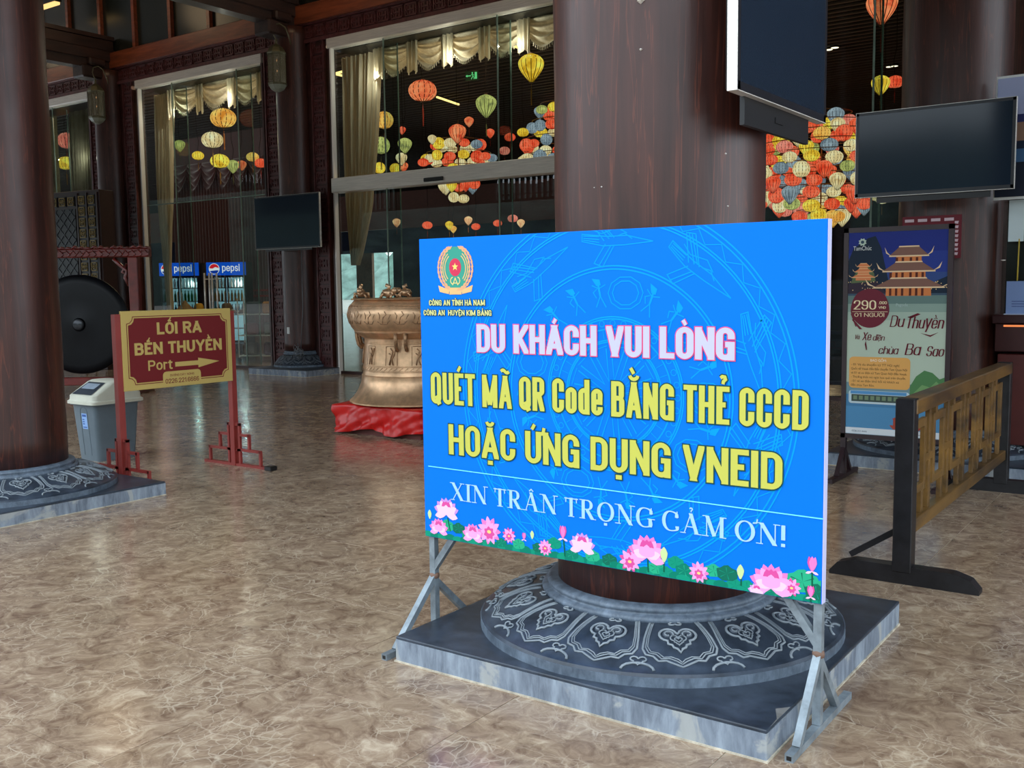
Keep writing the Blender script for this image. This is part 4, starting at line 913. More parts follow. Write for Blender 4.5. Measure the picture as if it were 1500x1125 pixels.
for x in (xl, xr):
    MB().box((x - .07, -.07, 0), (x + .07, .07, zt_), .01).build('post', RL, gg); MB().box((x - .1, -.4, 0), (x + .1, .4, .1), .02).build('foot', RL, gg)
    s_ = 1 if x < 0 else -1
    mb = MB(); pts = [(x + s_ * (.07 + .02), -.0, zt_ - .05 - .1 * 0)]
    mb.tube([(x + s_ * .08, 0, zt_ - .42), (x + s_ * .14, 0, zt_ - .3), (x + s_ * .11, 0, zt_ - .2), (x + s_ * .2, 0, zt_ - .12), (x + s_ * .3, 0, zt_ - .02)], .03, 6); mb.tube([(x + s_ * .1, 0, zt_ - .1), (x + s_ * .18, 0, zt_ - .22), (x + s_ * .08, 0, zt_ - .28)], .022, 6); mb.build('carved_bracket', RL, gg, True)
MB().box((xl - .25, -.07, zt_), (xr + .25, .07, zt_ + .13), .015).build('top_beam', RL, gg)
mb = MB()
for k in range(22):
    x = xl - .2 + (xr - xl + .4) * k / 21; mb.tube([(x - .06, -.07, zt_ + .06 + .03 * math.sin(k)), (x, -.085, zt_ + .1), (x + .05, -.075, zt_ + .04), (x + .02, -.08, zt_ + .02)], .012, 5); mb.tube([(x - .05, 0, zt_ + .13), (x, 0, zt_ + .155 + .015 * math.sin(k * 2)), (x + .05, 0, zt_ + .13)], .022, 5)
mb.build('beam_carving', RL, gg, True)
MB().box((xl - .05, -.04, .12), (xr + .05, .04, .24), .01).build('lower_rail', RL, gg)
for s_ in (-1, 1): MB().tube([(gc[0] + s_ * .3, 0, gc[1] + .68), (gc[0] + s_ * .33, 0, zt_ + .02)], .008, 5).build('hanging_cord', BLACK, gg)
# ================================================================== LATTICE SCREEN BEHIND THE GONG
sc_p = (-18.85, 11.2, 0); W_ = 2.05; Hs = 3.5
ls = thing('lattice_screen', 'tall dark lattice cabinet with gilded key-pattern borders behind the gong', 'screen', sc_p, math.radians(8))
box('frame', (-W_ / 2, 0, 0), (W_ / 2, .35, Hs), M('screen_wood', (42, 20, 20), .4, var=.1), ls, .01)
box('core_panel', (-.35, -.012, .5), (.35, 0, Hs - .35), M('screen_core', (14, 16, 22), .4), ls)
gk = fret(.2, .2, [M('screen_core', (14, 16, 22), .4), M('dull_gilt', (128, 106, 58), .5, .3, .2, 20)]); gk.name = 'key_pattern'
for k in range(15):
    for x in (-.82, -.55, .55, .82): put('key_pattern', gk, ls, (x, -.004, .2 + k * .215))
for k in range(3): put('key_pattern', gk, ls, (-.25 + k * .25, -.004, Hs - .3))
for x in (-.97, -.685, -.42, .42, .685, .97): box('stile', (x - .02, -.03, .05), (x + .02, 0, Hs - .05), M('screen_wood', (58, 28, 26)), ls)
mb = MB()
for k in range(-2, 16):
    z = .5 + k * .22
    for sg in (-1, 1):
        a = clip([(-.4, z - .012), (.4, z + .8 - .012), (.4, z + .8 + .012), (-.4, z + .012)], -.35, .35, .5, Hs - .35)
        if a: mb.poly([(sg * x, q) for x, q in a], -.012, .012)
mb.build('diamond_lattice', M('lattice_bar', (44, 46, 54), .4), ls)
# ================================================================== WALL LANTERNS
def translucent_glass():
    if 'frosted' in MATS: return MATS['frosted']
    m, nt, b = nodes('frosted_lantern_glass'); b.inputs['Base Color'].default_value = lin((122, 118, 98)); b.inputs['Roughness'].default_value = .25; b.inputs['Alpha'].default_value = .6; MATS['frosted'] = m; return m
def wall_lantern(X, Y, zt, label):
    t = thing('wall_lantern', label, 'lantern', (X, Y, zt - .95))
    mt = M('aged_bronze_metal', (92, 88, 66), .45, .5)
    r = .16
    MB().lathe([(r, .12), (r, .66)], 8, caps=False, a0=PI / 8, a1=2 * PI + PI / 8).build('glass_cage', translucent_glass(), t)
    mb = MB()
    for k in range(8): a = PI / 8 + k * PI / 4; mb.tube([(r * math.cos(a), r * math.sin(a), .11), (r * math.cos(a), r * math.sin(a), .67)], .006, 4)
    for z in (.12, .14, .645, .66): mb.tube([(r * 1.04 * math.cos(k * PI / 4 + PI / 8), r * 1.04 * math.sin(k * PI / 4 + PI / 8), z) for k in range(8)], .009, 5, True)
    mb.build('cage_frame', mt, t)
    MB().lathe([(0, .0), (.05, .005), (.12, .05), (.165, .115)], 8, a0=PI / 8, a1=2 * PI + PI / 8, caps=False).build('bottom_glass', M('milky_lantern_glass', (128, 132, 120), .3), t)
    MB().lathe([(.172, .66), (.16, .69), (.12, .75), (.06, .80), (.02, .82), (.018, .87), (.03, .885), (.012, .91), (0, .92)], 8, caps=False, a0=PI / 8, a1=2 * PI + PI / 8).build('cap', mt, t)
    MB().tube([(0, 0, .9), (-.05, 0, .97), (-.09, 0, 1.06), (-.05, 0, 1.15), (.05, .05, 1.17), (.13, .1, 1.1), (.16, .14, .98), (.15, .2, .82)], .011, 6).build('scroll_bracket', mt, t, True)
    for z in (.28, .46):
        MB().lathe([(.012, 0), (.014, .05), (.006, .06)], 8, (.0, 0, z)).build('candle', M('candle', (120, 110, 90)), t); MB().lathe([(.001, 0), (.008, .018), (.001, .045)], 6, (0, 0, z + .06)).build('bulb', EM('flame_bulb', (255, 190, 130), 1.2), t)
p = at(407, 135, 12.25); wall_lantern(p.x, 12.25, p.z + .95, 'bronze hexagonal wall lantern at the top of the nearer facade column')
p = at(143, 182, 12.25); wall_lantern(p.x, 12.25, p.z + .95, 'bronze hexagonal wall lantern above the gong, on the farther facade column')
# ================================================================== CRUISE POSTER ON ITS STAND
PY = 7.75
pa = at(1232, 335, PY); pb = at(1392, 328, PY); pc = at(1241, 637, PY)
PXm = (pa.x + pb.x) / 2 + .03; pw = (pb.x - pa.x) / 2; pz1_, pz0_ = pa.z, pc.z - .02
ps = thing('poster_stand', 'tall framed cruise poster with a lit pagoda, on a dark floor stand', 'poster', (PXm, PY, 0))
PF = M('poster_frame_wood', (48, 30, 34), .4); f = .035
MB().box((-pw, -.02, pz0_), (-pw + f, .02, pz1_)).box((pw - f, -.02, pz0_), (pw, .02, pz1_)).box((-pw, -.02, pz1_ - f), (pw, .02, pz1_)).box((-pw, -.02, pz0_), (pw, .02, pz0_ + f)).build('frame', PF, ps)
x0, x1, z0, z1 = -pw + f, pw - f, pz0_ + f, pz1_ - f; PWd, PHt = x1 - x0, z1 - z0
def pu(u, v): return (x0 + u * PWd, z1 - v * PHt)          # u to the right, v down the poster
sheet = box('sheet', (x0, -.012, z0), (x1, .01, z1), print_m((186, 200, 180)), ps)
box('back_board', (-pw + .01, .01, pz0_ + .01), (pw - .01, .018, pz1_ - .01), PF, ps)
for sx in (-1, 1):
    MB().box((sx * (pw - .02) - .02, -.02, 0), (sx * (pw - .02) + .02, .02, pz0_)).build('leg', PF, ps)
    MB().box((sx * (pw - .02) - .022, -.32, 0), (sx * (pw - .02) + .022, .32, .035), .004).build('foot', PF, ps)
    for s_ in (-1, 1): MB().bar((sx * (pw - .02), 0, .24), (sx * (pw - .02), s_ * .17, .03), .03, up=(1, 0, 0)).build('strut', PF, ps)
def pp(name, col, polys, lay=1):
    mb = MB()
    for p in polys:
        q = clip([pu(*t) for t in p], x0 + .001, x1 - .001, z0 + .001, z1 - .001)
        if q: mb.poly(q, -.0124 - .0004 * lay)
    return mb.build(name, print_m(col), sheet)
def band(v0, v1): return [(0, v0), (1, v0), (1, v1), (0, v1)]
for k, (v0, v1, c) in enumerate(((0, .1, (40, 52, 128)), (.1, .2, (46, 62, 138)), (.2, .27, (56, 78, 132)), (.27, .31, (66, 86, 104)), (.31, .35, (104, 128, 122)), (.35, .39, (140, 162, 150)), (.39, .43, (166, 184, 168)), (.74, .80, (118, 150, 158)), (.80, 1, (78, 132, 172)), (.86, 1, (88, 146, 188)))): pp('print_band', c, [band(v0, v1)], 1 + k * .1)
pp('print_mountain', (34, 46, 62), [[(0, .14), (.05, .08), (.2, .03), (.28, .02), (.34, .08), (.4, .2), (.45, .3), (0, .3)]], 3); pp('print_mountain', (34, 46, 62), [[(.8, .3), (.9, .24), (1, .22), (1, .3)]], 3)
pp('print_glow', (96, 110, 76), [[(.05, .22), (.12, .17), (.2, .16), (.27, .2), (.3, .27), (0, .3)]], 3.4)
def pagoda(cx, vb, s):
    w_ = []; rf = []; ed = []; vo = vb
    for k, (hw_, ht) in enumerate(((.27, .042), (.2, .036), (.15, .032))):
        hw_ *= s; ht *= s
        w_.append([(cx - hw_ * .78, vo), (cx + hw_ * .78, vo), (cx + hw_ * .76, vo - ht), (cx - hw_ * .76, vo - ht)])
        v = vo - ht; rr = hw_ * 1.22; rh = .034 * s
        rf.append([(cx - rr, v + .004 * s), (cx + rr, v + .004 * s), (cx + hw_ * .62, v - rh), (cx - hw_ * .62, v - rh)])
        for sd in (-1, 1): ed.append([(cx + sd * rr * .9, v + .004 * s), (cx + sd * rr * 1.1, v - .012 * s), (cx + sd * rr * 1.24, v - .036 * s), (cx + sd * rr * 1.16, v - .008 * s)]); ed.append([(cx + sd * rr, v + .008 * s), (cx, v + .008 * s), (cx, v + .002 * s), (cx + sd * rr, v + .002 * s)])
        ed.append([(cx - hw_ * .64, v - rh), (cx + hw_ * .64, v - rh), (cx + hw_ * .6, v - rh - .006 * s), (cx - hw_ * .6, v - rh - .006 * s)])
        vo = v - rh - .002 * s
    return w_, rf, ed
w_, rf, ed = pagoda(.62, .312, 1.08)
pp('pagoda_wall_print', (214, 128, 74), w_, 5); pp('pagoda_roof_print', (132, 96, 84), rf, 6); pp('roof_edge_print', (238, 206, 164), ed, 7)
dk = [[(.6 + x - .012, v), (.6 + x + .012, v), (.6 + x + .012, v - h), (.6 + x - .012, v - h)] for v, h in ((.311, .036), (.226, .026), (.15, .022)) for x in (-.16, -.1, -.04, .04, .1, .16) if not (v < .2 and abs(x) > .12)]
pp('pagoda_door_print', (92, 44, 36), dk, 6.4)
w_, rf, ed = pagoda(.16, .235, .38); pp('small_pagoda_print', (220, 132, 84), w_ + rf, 5); pp('roof_edge_print', (240, 200, 150), ed, 6)
pp('treeline_print', (58, 48, 60), [[(0, .25), (.3, .24), (.4, .3), (0, .3)]], 4); pp('string_light_print', (252, 214, 150), [[(u, v), (u + .008, v), (u + .008, v + .004), (u, v + .004)] for u, v in [(random.random(), .24 + .05 * random.random()) for _ in range(46)]], 4.6)
cc = [( .235 + .2 * math.cos(a) * (1 + .02 * math.sin(5 * a)), .372 + .2 * .48 * math.sin(a)) for a in [2 * PI * k / 40 for k in range(40)]]
pp('price_disc_print', (112, 44, 56), [cc], 8); pp('brush_stroke_print', (112, 44, 56), [[(.035, .40), (.05, .40), (.1, .462), (.09, .464)], [(.05, .43), (.06, .425), (.16, .475), (.13, .476)], [(.3, .29), (.36, .30), (.4, .33), (.37, .325)]], 7.6)
CRE = (240, 222, 180)
def pl_(name, s, u, v, H, wd, col, lay=9, **k): a = pu(u, v); lettering(name, s, sheet, a[0], a[1], H * PHt, wd * PWd, print_m(col), -.0124 - .0004 * lay, split=False, **k)
pl_('price_lettering', '290', .065, .378, .045, .235, CRE, serif=False, tw=.17, th=.08, gap=.1)
pl_('price_lettering', '.000', .325, .352, .014, .085, CRE, tw=.2, th=.12); pl_('price_lettering', 'VND', .325, .374, .012, .075, CRE, tw=.2, th=.14)
pp('price_rule', CRE, [[(.05, .388), (.42, .388), (.42, .39), (.05, .39)]], 9)
pl_('price_lettering', '01 NGƯỜI', .075, .414, .019, .31, CRE, tw=.17, th=.1, gap=.14)
DR = (104, 32, 44)
for s, u, v, H, wd in (('Du', .44, .462, .055, .14), ('Thuyền', .60, .468, .056, .37), ('Và', .08, .525, .022, .05), ('Xe', .16, .53, .04, .09), ('điện', .27, .53, .028, .12), ('chùa', .33, .595, .038, .2), ('Ba', .6, .597, .055, .15), ('Sao', .81, .60, .048, .17)):
    pl_('brush_lettering', s.replace('đ', 'd'), u, v, H, wd, DR, tw=.13, th=.05, gap=.05, slant=.2)
pp('brush_stroke_print', DR, [[(.19, .55), (.2, .53), (.215, .575), (.205, .58)], [(.62, .415), (.72, .395), (.75, .40), (.66, .42)], [(.75, .49), (.85, .50), (.93, .485), (.85, .508)], [(.31, .50), (.36, .503), (.36, .507), (.31, .504)]], 9)
ob = [(pu(.03, 0)[0], pu(0, .612)[1]), (pu(.66, 0)[0], pu(0, .612)[1])]
mb = MB(); mb.poly(rrect(pu(.03, 0)[0], pu(.66, 0)[0], pu(0, .768)[1], pu(0, .612)[1], .03), -.0124 - .0032); mb.build('offer_box_print', print_m((228, 170, 96)), sheet)
def ft(s, u, v, size, wd, col): a = pu(u, v); font_text('small_print', s, sheet, (a[0], -.0124 - .0038, a[1]), size * PHt, print_m(col), width=wd * PWd)
ft('BAO GỒM:', .25, .634, .017, .17, (250, 240, 220))
for k, (s, wd) in enumerate((('- 01 Vé du thuyền từ TT Hội nghị', .5), ('Quốc tế Vesak đến Bến thuyền Tam Quan Nội', .58), ('và 01 vé xe điện từ Tam Quan Nội đến Vesak.', .58), ('- Thưởng thức trà ngọt hoa quả trên thuyền.', .57), ('- 01 vé xe điện khứ hồi từ khách xá', .5), ('đến chùa Tam Bảo.', .25))): ft(s, .05, .656 + k * .0205, .0155, wd, (84, 52, 40))
pp('hill_print', (86, 132, 84), [[(.66, .75), (.72, .7), (.8, .67), (.88, .68), (.95, .71), (1, .7), (1, .80), (.66, .80)]], 3); pp('hill_print', (120, 160, 104), [[(.7, .78), (.78, .74), (.86, .75), (.92, .72), (1, .76), (1, .80), (.7, .80)]], 3.5)
mb = MB(); mb.poly(rrect(pu(.03, 0)[0], pu(.66, 0)[0], pu(0, .845)[1], pu(0, .78)[1], .02), -.0124 - .003); mb.build('boat_photo_print', print_m((196, 214, 220)), sheet)
pp('boat_photo_detail', (70, 84, 78), [[(.06, .8), (.62, .8), (.62, .835), (.06, .835)]], 8); pp('boat_photo_detail', (120, 140, 110), [[(.08 + k * .06, .806), (.12 + k * .06, .806), (.12 + k * .06, .826), (.08 + k * .06, .826)] for k in range(9)], 8.5); pp('boat_photo_detail', (90, 150, 200), [[(.05, .782), (.63, .782), (.63, .797), (.05, .797)]], 8)
pp('boat_print', (172, 78, 62), [[(.46, .945), (.8, .945), (.76, .965), (.5, .965)], [(.5, .945), (.74, .945), (.74, .915), (.5, .915)], [(.48, .915), (.76, .915), (.7, .9), (.54, .9)], [(.56, .9), (.68, .9), (.68, .885), (.56, .885)], [(.53, .885), (.71, .885), (.64, .868), (.6, .868)]], 5)
pp('boat_print', (230, 190, 140), [[(.53 + k * .05, .94), (.555 + k * .05, .94), (.555 + k * .05, .92), (.53 + k * .05, .92)] for k in range(4)], 5.5)
pp('footer_print', (226, 232, 236), [[(0, .967), (1, .967), (1, .998), (0, .998)]], 6); ft('0226.221.6666', .07, .988, .012, .16, (70, 90, 110)); ft('dulich@tamchuc.com.vn', .52, .988, .012, .3, (70, 90, 110))
ft('TamChúc', .05, .088, .03, .19, (222, 226, 222)); pp('emblem_print', (190, 206, 190), [[(.145 + .045 * math.cos(a) * (1 if k % 2 else .72), .048 + .02 * math.sin(a) * (1 if k % 2 else .72)) for k, a in enumerate([2 * PI * j / 16 for j in range(16)])]], 6); pp('emblem_print', (60, 80, 96), [[(.145 + .018 * math.cos(a), .048 + .008 * math.sin(a)) for a in [2 * PI * j / 10 for j in range(10)]]], 6.6)
ft('Pagoda', .5, .362, .02, .12, (176, 196, 190))
# ================================================================== WOODEN BARRIER (runs away from the viewer at x = -1.27)
br = thing('barrier', 'dark wooden barrier with open key-pattern fretwork, standing on the floor at right', 'barrier', (-1.27, 5.14, 0), PI / 2)
BW = wood('lit_barrier_wood', (44, 33, 22), (138, 100, 42), .4, (1.2, 5, 5), sc=1.0, coat=.2)  # golden streaks put the light from above into the wood colour
BK = M('black_worn_wood', (26, 25, 28), .4, var=.3, sc=12); LN = 2.66
for x in (0, LN):
    MB().box((x - .045, -.045, .06), (x + .045, .045, .93), .004).build('post', BK, br)
    mb = MB(); pr = [(-.36, 0), (.36, 0), (.36, .02), (.32, .065), (.24, .09), (-.24, .09), (-.32, .065), (-.36, .02)]
    vs = [(x + s_ * .04, p[0], p[1]) for s_ in (-1, 1) for p in pr]; n = len(pr)
    mb.add(vs, [tuple(range(n))[::-1], tuple(range(n, 2 * n))] + [(i, (i + 1) % n, n + (i + 1) % n, n + i) for i in range(n)]); mb.build('foot', BK, br)
MB().box((.0, -.05, .85), (LN, .05, .925), .006).build('top_rail', BW, br); MB().box((.04, -.03, .235), (LN, .03, .305), .004).build('lower_rail', BW, br)
MB().bar((.03, .02, .27), (.03, .27, .10), .03, up=(1, 0, 0)).build('brace', BK, br)
u = .432
def slat_box(x0_, z0_, x1_, z1_): h_ = .012 if x1_ - x0_ < .05 else .0105; MB().box((x0_, -h_, z0_), (x1_, h_, z1_), .0015).build('slat', BW, br)
for k in range(6):
    X = .085 + k * u; t = .045
    slat_box(X, .42, X + t, .80); slat_box(X + .235, .42, X + .235 + t, .80); slat_box(X + t, .755, X + .235, .80); slat_box(X + t, .42, X + .235, .462)
    slat_box(X + .04, .80, X + .04 + t, .85); slat_box(X + .19, .305, X + .19 + t, .42)
    if k < 5: slat_box(X + .235 + t, .56, X + u, .60); slat_box(X + .335, .60, X + .335 + t, .85); slat_box(X + .335, .305, X + .335 + t, .56)
# ================================================================== RECEPTION COUNTER, FRET PANEL, BANNER, NOTICES (far right)
ct = thing('counter', 'maroon reception counter at the right edge, beside the column', 'counter', (-1.47, 8.68, .11))
CW = M('counter_maroon', (86, 34, 30), .4, var=.08)
box('body', (0, 0, .1), (2.2, .5, .82), CW, ct, .006); box('upper_body', (-.02, -.02, .84), (2.2, .5, 1.06), M('counter_dark', (62, 28, 26), .35), ct, .006); box('top', (-.04, -.05, 1.06), (2.25, .55, 1.13), M('counter_top', (58, 30, 30), .3), ct, .008)
box('toe_kick', (.04, .05, 0), (2.2, .45, .1), BLACK, ct); box('light_strip', (.04, -.025, 1.035), (.30, -.02, 1.05), EM('amber_strip', (255, 150, 90), .9), ct)
MB().box((.34, -.035, .80), (.9, -.02, .83)).box((.34, -.035, 1.0), (.9, -.02, 1.03)).box((.34, -.035, .83), (.37, -.02, 1.0)).build('picture_moulding', M('copper_moulding', (150, 84, 50), .35, .4), ct); box('gilt_plate', (.40, -.03, .85), (.9, -.021, .98), GOLD, ct)
sg = thing('notice_card', 'small white notice card in a clear holder on the counter', 'notice', (at(1474, 440, 8.69).x + .12, 8.68, 1.241))
box('card', (-.12, 0, 0), (.25, .006, .26), print_m((222, 228, 240)), sg); box('holder', (-.125, -.004, -.0), (.255, -.001, .265), glass_m('acrylic', (225, 232, 244), 1.3), sg); box('card_base', (-.13, -.03, -.001), (.26, .05, .006), print_m((200, 208, 222)), sg)
mb = MB(); [mb.poly([(-.08, .06 + k * .02), (.2 - .03 * (k % 2), .06 + k * .02), (.2 - .03 * (k % 2), .066 + k * .02), (-.08, .066 + k * .02)], -.0005) for k in range(3)]; mb.build('card_print', print_m((150, 150, 180)), sg)
gl_ = thing('gilt_screen', 'dark panel with a gold key pattern above the reception counter', 'panel', (-1.45, 8.80, .11))
box('glass_panel', (-.02, -.06, 1.135), (2, -.05, 2.03), glass_m('clear_glass', (232, 240, 236)), gl_); box('backing', (0, 0, 1.135), (2, .04, 2.03), M('panel_black', (20, 18, 18), .35), gl_)
for k in range(8): [put('key_pattern', gk, gl_, (x_, -.002, 1.14 + k * .11), (0, 0, 0), (.6, .6, .52)) for x_ in (.21, .55)]
box('white_paper', (.02, -.07, 1.70), (.13, -.064, 2.02), print_m((206, 220, 222)), gl_); MB().tube([(.10, -.072, 1.72), (.095, -.072, 1.4), (.08, -.072, 1.15)], .005, 5).build('yellow_cord', M('yellow_cord', (190, 160, 40)), gl_); MB().lathe([(0, 0), (.018, .003), (.018, .01), (0, .012)], 12, (0, 0, 0)).build('stand_off', STEEL, gl_, True, (-.01, -.07, 1.55))
bnr = thing('banner', 'printed banner board with a dusky lake scene, top right beside the television', 'banner', (-1.28 - .15, 8.62, 2.15))
for k, (a, b, c) in enumerate(((.62, .9, (170, 178, 214)), (.56, .62, (56, 62, 110)), (.42, .56, (154, 122, 104)), (.36, .42, (40, 50, 70)), (.26, .36, (72, 110, 150)), (0, .26, (38, 44, 58)))): box('print_band', (-.09, .0, a), (1.0, .012, b), print_m(c), bnr)
box('backing', (-.1, .012, -.02), (1.02, .03, .92), WHITE, bnr); box('wall_fixing', (-.02, .03, .3), (.3, .2, .6), BLACK, bnr)
mnb = thing('price_board', 'maroon notice with white print taped on the column behind the cruise poster', 'notice', (-1.93, 8.53, 0))
q0 = at(1322, 320, 8.53); q1 = at(1407, 378, 8.53)
box('board', (q0.x + 1.93, 0, q1.z), (q1.x + 1.93, .012, q0.z + .01), print_m((112, 44, 52)), mnb)
mb = MB()
for k in range(4): mb.poly([(q0.x + 1.95 + k * .1, q0.z - .012), (q0.x + 2.02 + k * .1, q0.z - .012), (q0.x + 2.02 + k * .1, q0.z - .035), (q0.x + 1.95 + k * .1, q0.z - .035)], -.0006)
for k in range(8): mb.poly([(q1.x + 1.93 - .05, q0.z - .04 - k * .035), (q1.x + 1.93 - .02, q0.z - .04 - k * .035), (q1.x + 1.93 - .025, q0.z - .062 - k * .035), (q1.x + 1.93 - .05, q0.z - .058 - k * .035)], -.0006)
mb.build('white_print', print_m((214, 190, 196)), mnb)
# ================================================================== CURTAINS BEHIND THE GLASS
CURT = M('champagne_curtain', (216, 204, 176), .6, var=.12, sc=3, streak=(6, 6, .5)); CURT.node_tree.nodes['Principled BSDF'].inputs['Sheen Weight'].default_value = .4
def translucent(m, f=.5):
    nt = m.node_tree; b = nt.nodes['Principled BSDF']; t = N(nt, 'ShaderNodeBsdfTranslucent'); x = N(nt, 'ShaderNodeMixShader'); x.inputs[0].default_value = f
    src = b.inputs['Base Color'].links[0].from_socket; L(nt, src, t.inputs[0]); o = [n for n in nt.nodes if n.type == 'OUTPUT_MATERIAL'][0]
    L(nt, b.outputs[0], x.inputs[1]); L(nt, t.outputs[0], x.inputs[2]); L(nt, x.outputs[0], o.inputs[0])
translucent(CURT, .3)
def curtain(label, y, rows, folds, mat=CURT, amp=.085):
    """rows: (z, x0, x1) from the top down"""
    zt, zb = rows[0][0], rows[-1][0]
    def f(u, v):
        z = zt + (zb - zt) * v
        for (za, a0, a1), (zb_, b0, b1) in zip(rows[:-1], rows[1:]):
            if za >= z >= zb_ - 1e-6: t = (za - z) / (za - zb_); break
        xa, xb = a0 + (b0 - a0) * t, a1 + (b1 - a1) * t
        return (xa + (xb - xa) * u, y + amp * math.sin(u * folds * 2 * PI) * (1 - .4 * v) + .02 * math.sin(u * 31 + v * 5), z)
    o = MB().grid(f, folds * 10, 30).build('curtain', mat, None, True); tag(o, label, 'curtain'); return o
def cx(p, y=13.45): return at(p[0], p[1], y).x
Y1 = 13.45
curtain('long champagne curtain gathered at the left side of the glass doors', Y1, [(5.68, cx((500, 80)), cx((560, 66))), (4.2, cx((503, 180)), cx((553, 180))), (3.0, cx((507, 290)), cx((545, 290))), (2.2, cx((513, 350)), cx((530, 350))), (1.95, cx((516, 372)), cx((524, 372)))], 9)
curtain('long champagne curtain at the left side of the middle tall window', Y1, [(5.68, cx((227, 125)), cx((253, 120))), (3.4, cx((231, 270)), cx((252, 270))), (2.0, cx((240, 380)), cx((249, 380))), (1.0, cx((246, 450)), cx((252, 450))), (.9, cx((247, 455)), cx((251, 455)))], 6)
SH = M('grey_green_sheer', (128, 126, 104), .7, var=.1); translucent(SH, .5)
curtain('left grey-green sheer curtain in the farthest window', Y1, [(5.68, -25.5, cx((83, 160))), (.1, -25.5, cx((84, 300)))], 12, SH)
curtain('right grey-green sheer curtain in the farthest window', Y1, [(5.68, cx((101, 160)), cx((142, 150))), (.1, cx((102, 300)), cx((144, 300)))], 10, SH)
def swags(label, y, xs, zt, dep, mat, lab='valance', jab=True):
    t = thing('swag_valance', label, lab, (0, y, 0)); 
    for x0_, x1_ in zip(xs[:-1], xs[1:]):
        def f(u, v):
            s_ = max(0, 1 - (2 * u - 1) ** 2) ** .62
            return (x0_ + (x1_ - x0_) * (u + .05 * math.sin(2 * PI * u) * v), -.05 - (.055 * math.sin(v * 6.5 * PI) + .05) * s_ - .03 * v, zt - dep * v * (.22 + .78 * s_))
        MB().grid(f, 24, 40).build('swag', mat, t, True)
        mb = MB()
        for k in range(18):
            p_ = f((k + .5) / 18, 1); mb.box((p_[0] - .006, p_[1] - .005, p_[2] - .05), (p_[0] + .006, p_[1] + .005, p_[2]))
        o = mb.build('fringe', mat, t); o['kind'] = 'stuff'
    if jab:
        for x in xs:
            def g(u, v): w_ = .13 * (1 - .1 * v); return (x + (u - .5) * 2 * w_, -.16 + .035 * math.sin(u * 6 * PI), zt - dep * (1.02 + .1 * math.sin(u * 9)) * v)
            MB().grid(g, 36, 6).build('jabot', mat, t, True)
    return t
swags('champagne swag valance along the top of the glass doors', Y1, [cx((563, 70)) + k * (cx((900, 0)) - cx((563, 70))) / 6 for k in range(7)], 5.7, .50, CURT)
swags('champagne swag valance along the top of the middle tall window', Y1, [cx((258, 110)), cx((300, 110)), cx((347, 100)), cx((390, 90))], 5.72, .56, CURT)
RC = M('red_velvet', (74, 10, 14), .5, var=.12); RC.node_tree.nodes['Principled BSDF'].inputs['Sheen Weight'].default_value = 1.0
yr = 24.0
rx0, rx1 = at(235, 260, yr).x, at(415, 260, yr).x
curtain('dark red stage curtain deep in the hall behind the middle window', yr + .5, [(6.9, rx0, rx1), (.0, rx0, rx1)], 40, RC)
swags('red swag valance over the stage curtain deep in the hall', yr, [rx0 + (rx1 - rx0) * k / 8 for k in range(9)], at(320, 236, yr).z, 1.0, RC, jab=False)
box('pelmet', (rx0, -.04, at(320, 236, yr).z - .02), (rx1, .26, 7.3), RC, bpy.data.objects['swag_valance.002'])
# ================================================================== SILK LANTERNS
LCOL = {'red': ((255, 98, 62), (222, 52, 30)), 'orange': ((255, 132, 84), (214, 62, 40)), 'amber': ((255, 190, 92), (228, 140, 48)), 'yellow': ((252, 206, 66), (206, 150, 20)), 'cream': ((252, 226, 170), (206, 168, 106)),
        'green': ((204, 208, 118), (140, 148, 92)), 'blue': ((160, 176, 190), (110, 128, 148)), 'pink': ((240, 130, 112), (196, 76, 70)), 'peach': ((252, 190, 138), (222, 132, 84))}
def lprof(kind, R):
    P = []
    for k in range(15):
        t = k / 14
        if kind == 'oval': a = -PI / 2 + PI * t; r, z = max(.16, math.cos(a)) * R, .74 * R * math.sin(a)
        elif kind == 'round': a = -PI / 2 + PI * t; r, z = max(.14, math.cos(a)) * R, .95 * R * math.sin(a)
        else:
            z = R * (-1.35 + 2.2 * t); r = R * (.14 + (.86) * math.sin(min(1, t / .68) * PI / 2) ** 1.15) if t < .68 else R * max(.14, math.cos((t - .68) / .32 * PI / 2) ** .55)
        P.append((r, z))
    return P
LM = {}
def lantern_meshes(kind, R, col):
    key = (kind, round(R, 2), col)
    if key in LM: return LM[key]
    c1, c2 = LCOL[col]; P = lprof(kind, R); nl = 14
    sh = MB().lathe(P, nl * 4, lobes=nl, pinch=.05).mesh('shade', EM('silk_' + col, c1, {'cream': 1.05, 'blue': .75, 'green': .85}.get(col, 1.12), 4.5 / max(.2, R) * .25, c2), True)
    rb = MB()
    for k in range(nl):
        a = 2 * PI * k / nl; rb.tube([(r * .955 * math.cos(a), r * .955 * math.sin(a), z) for r, z in P[::2]], R * .034, 3)
    dk = M('lantern_rib_' + col, tuple(int(v * .42) for v in c2), .6)
    rb = rb.mesh('ribs', dk, True)
    cp = MB().lathe([(R * .15, P[-1][1] - .004), (R * .17, P[-1][1] + R * .05), (R * .12, P[-1][1] + R * .09)], 12).lathe([(R * .15, P[0][1] - R * .05), (R * .16, P[0][1] + .004)], 12).mesh('caps', M('lantern_cap', (70, 44, 26), .5))
    tb = MB().tube([(0, 0, P[0][1]), (0, 0, P[0][1] - R * .45)], R * .02, 4).lathe([(R * .035, P[0][1] - R * .45), (R * .06, P[0][1] - R * .6), (R * .05, P[0][1] - R * 1.7), (0, P[0][1] - R * 1.7)], 8, caps=False).mesh('tassel', M('tassel_' + col, tuple(int(v * .7) for v in c2), .7))
    LM[key] = (sh, rb, cp, tb, P[-1][1]); return LM[key]
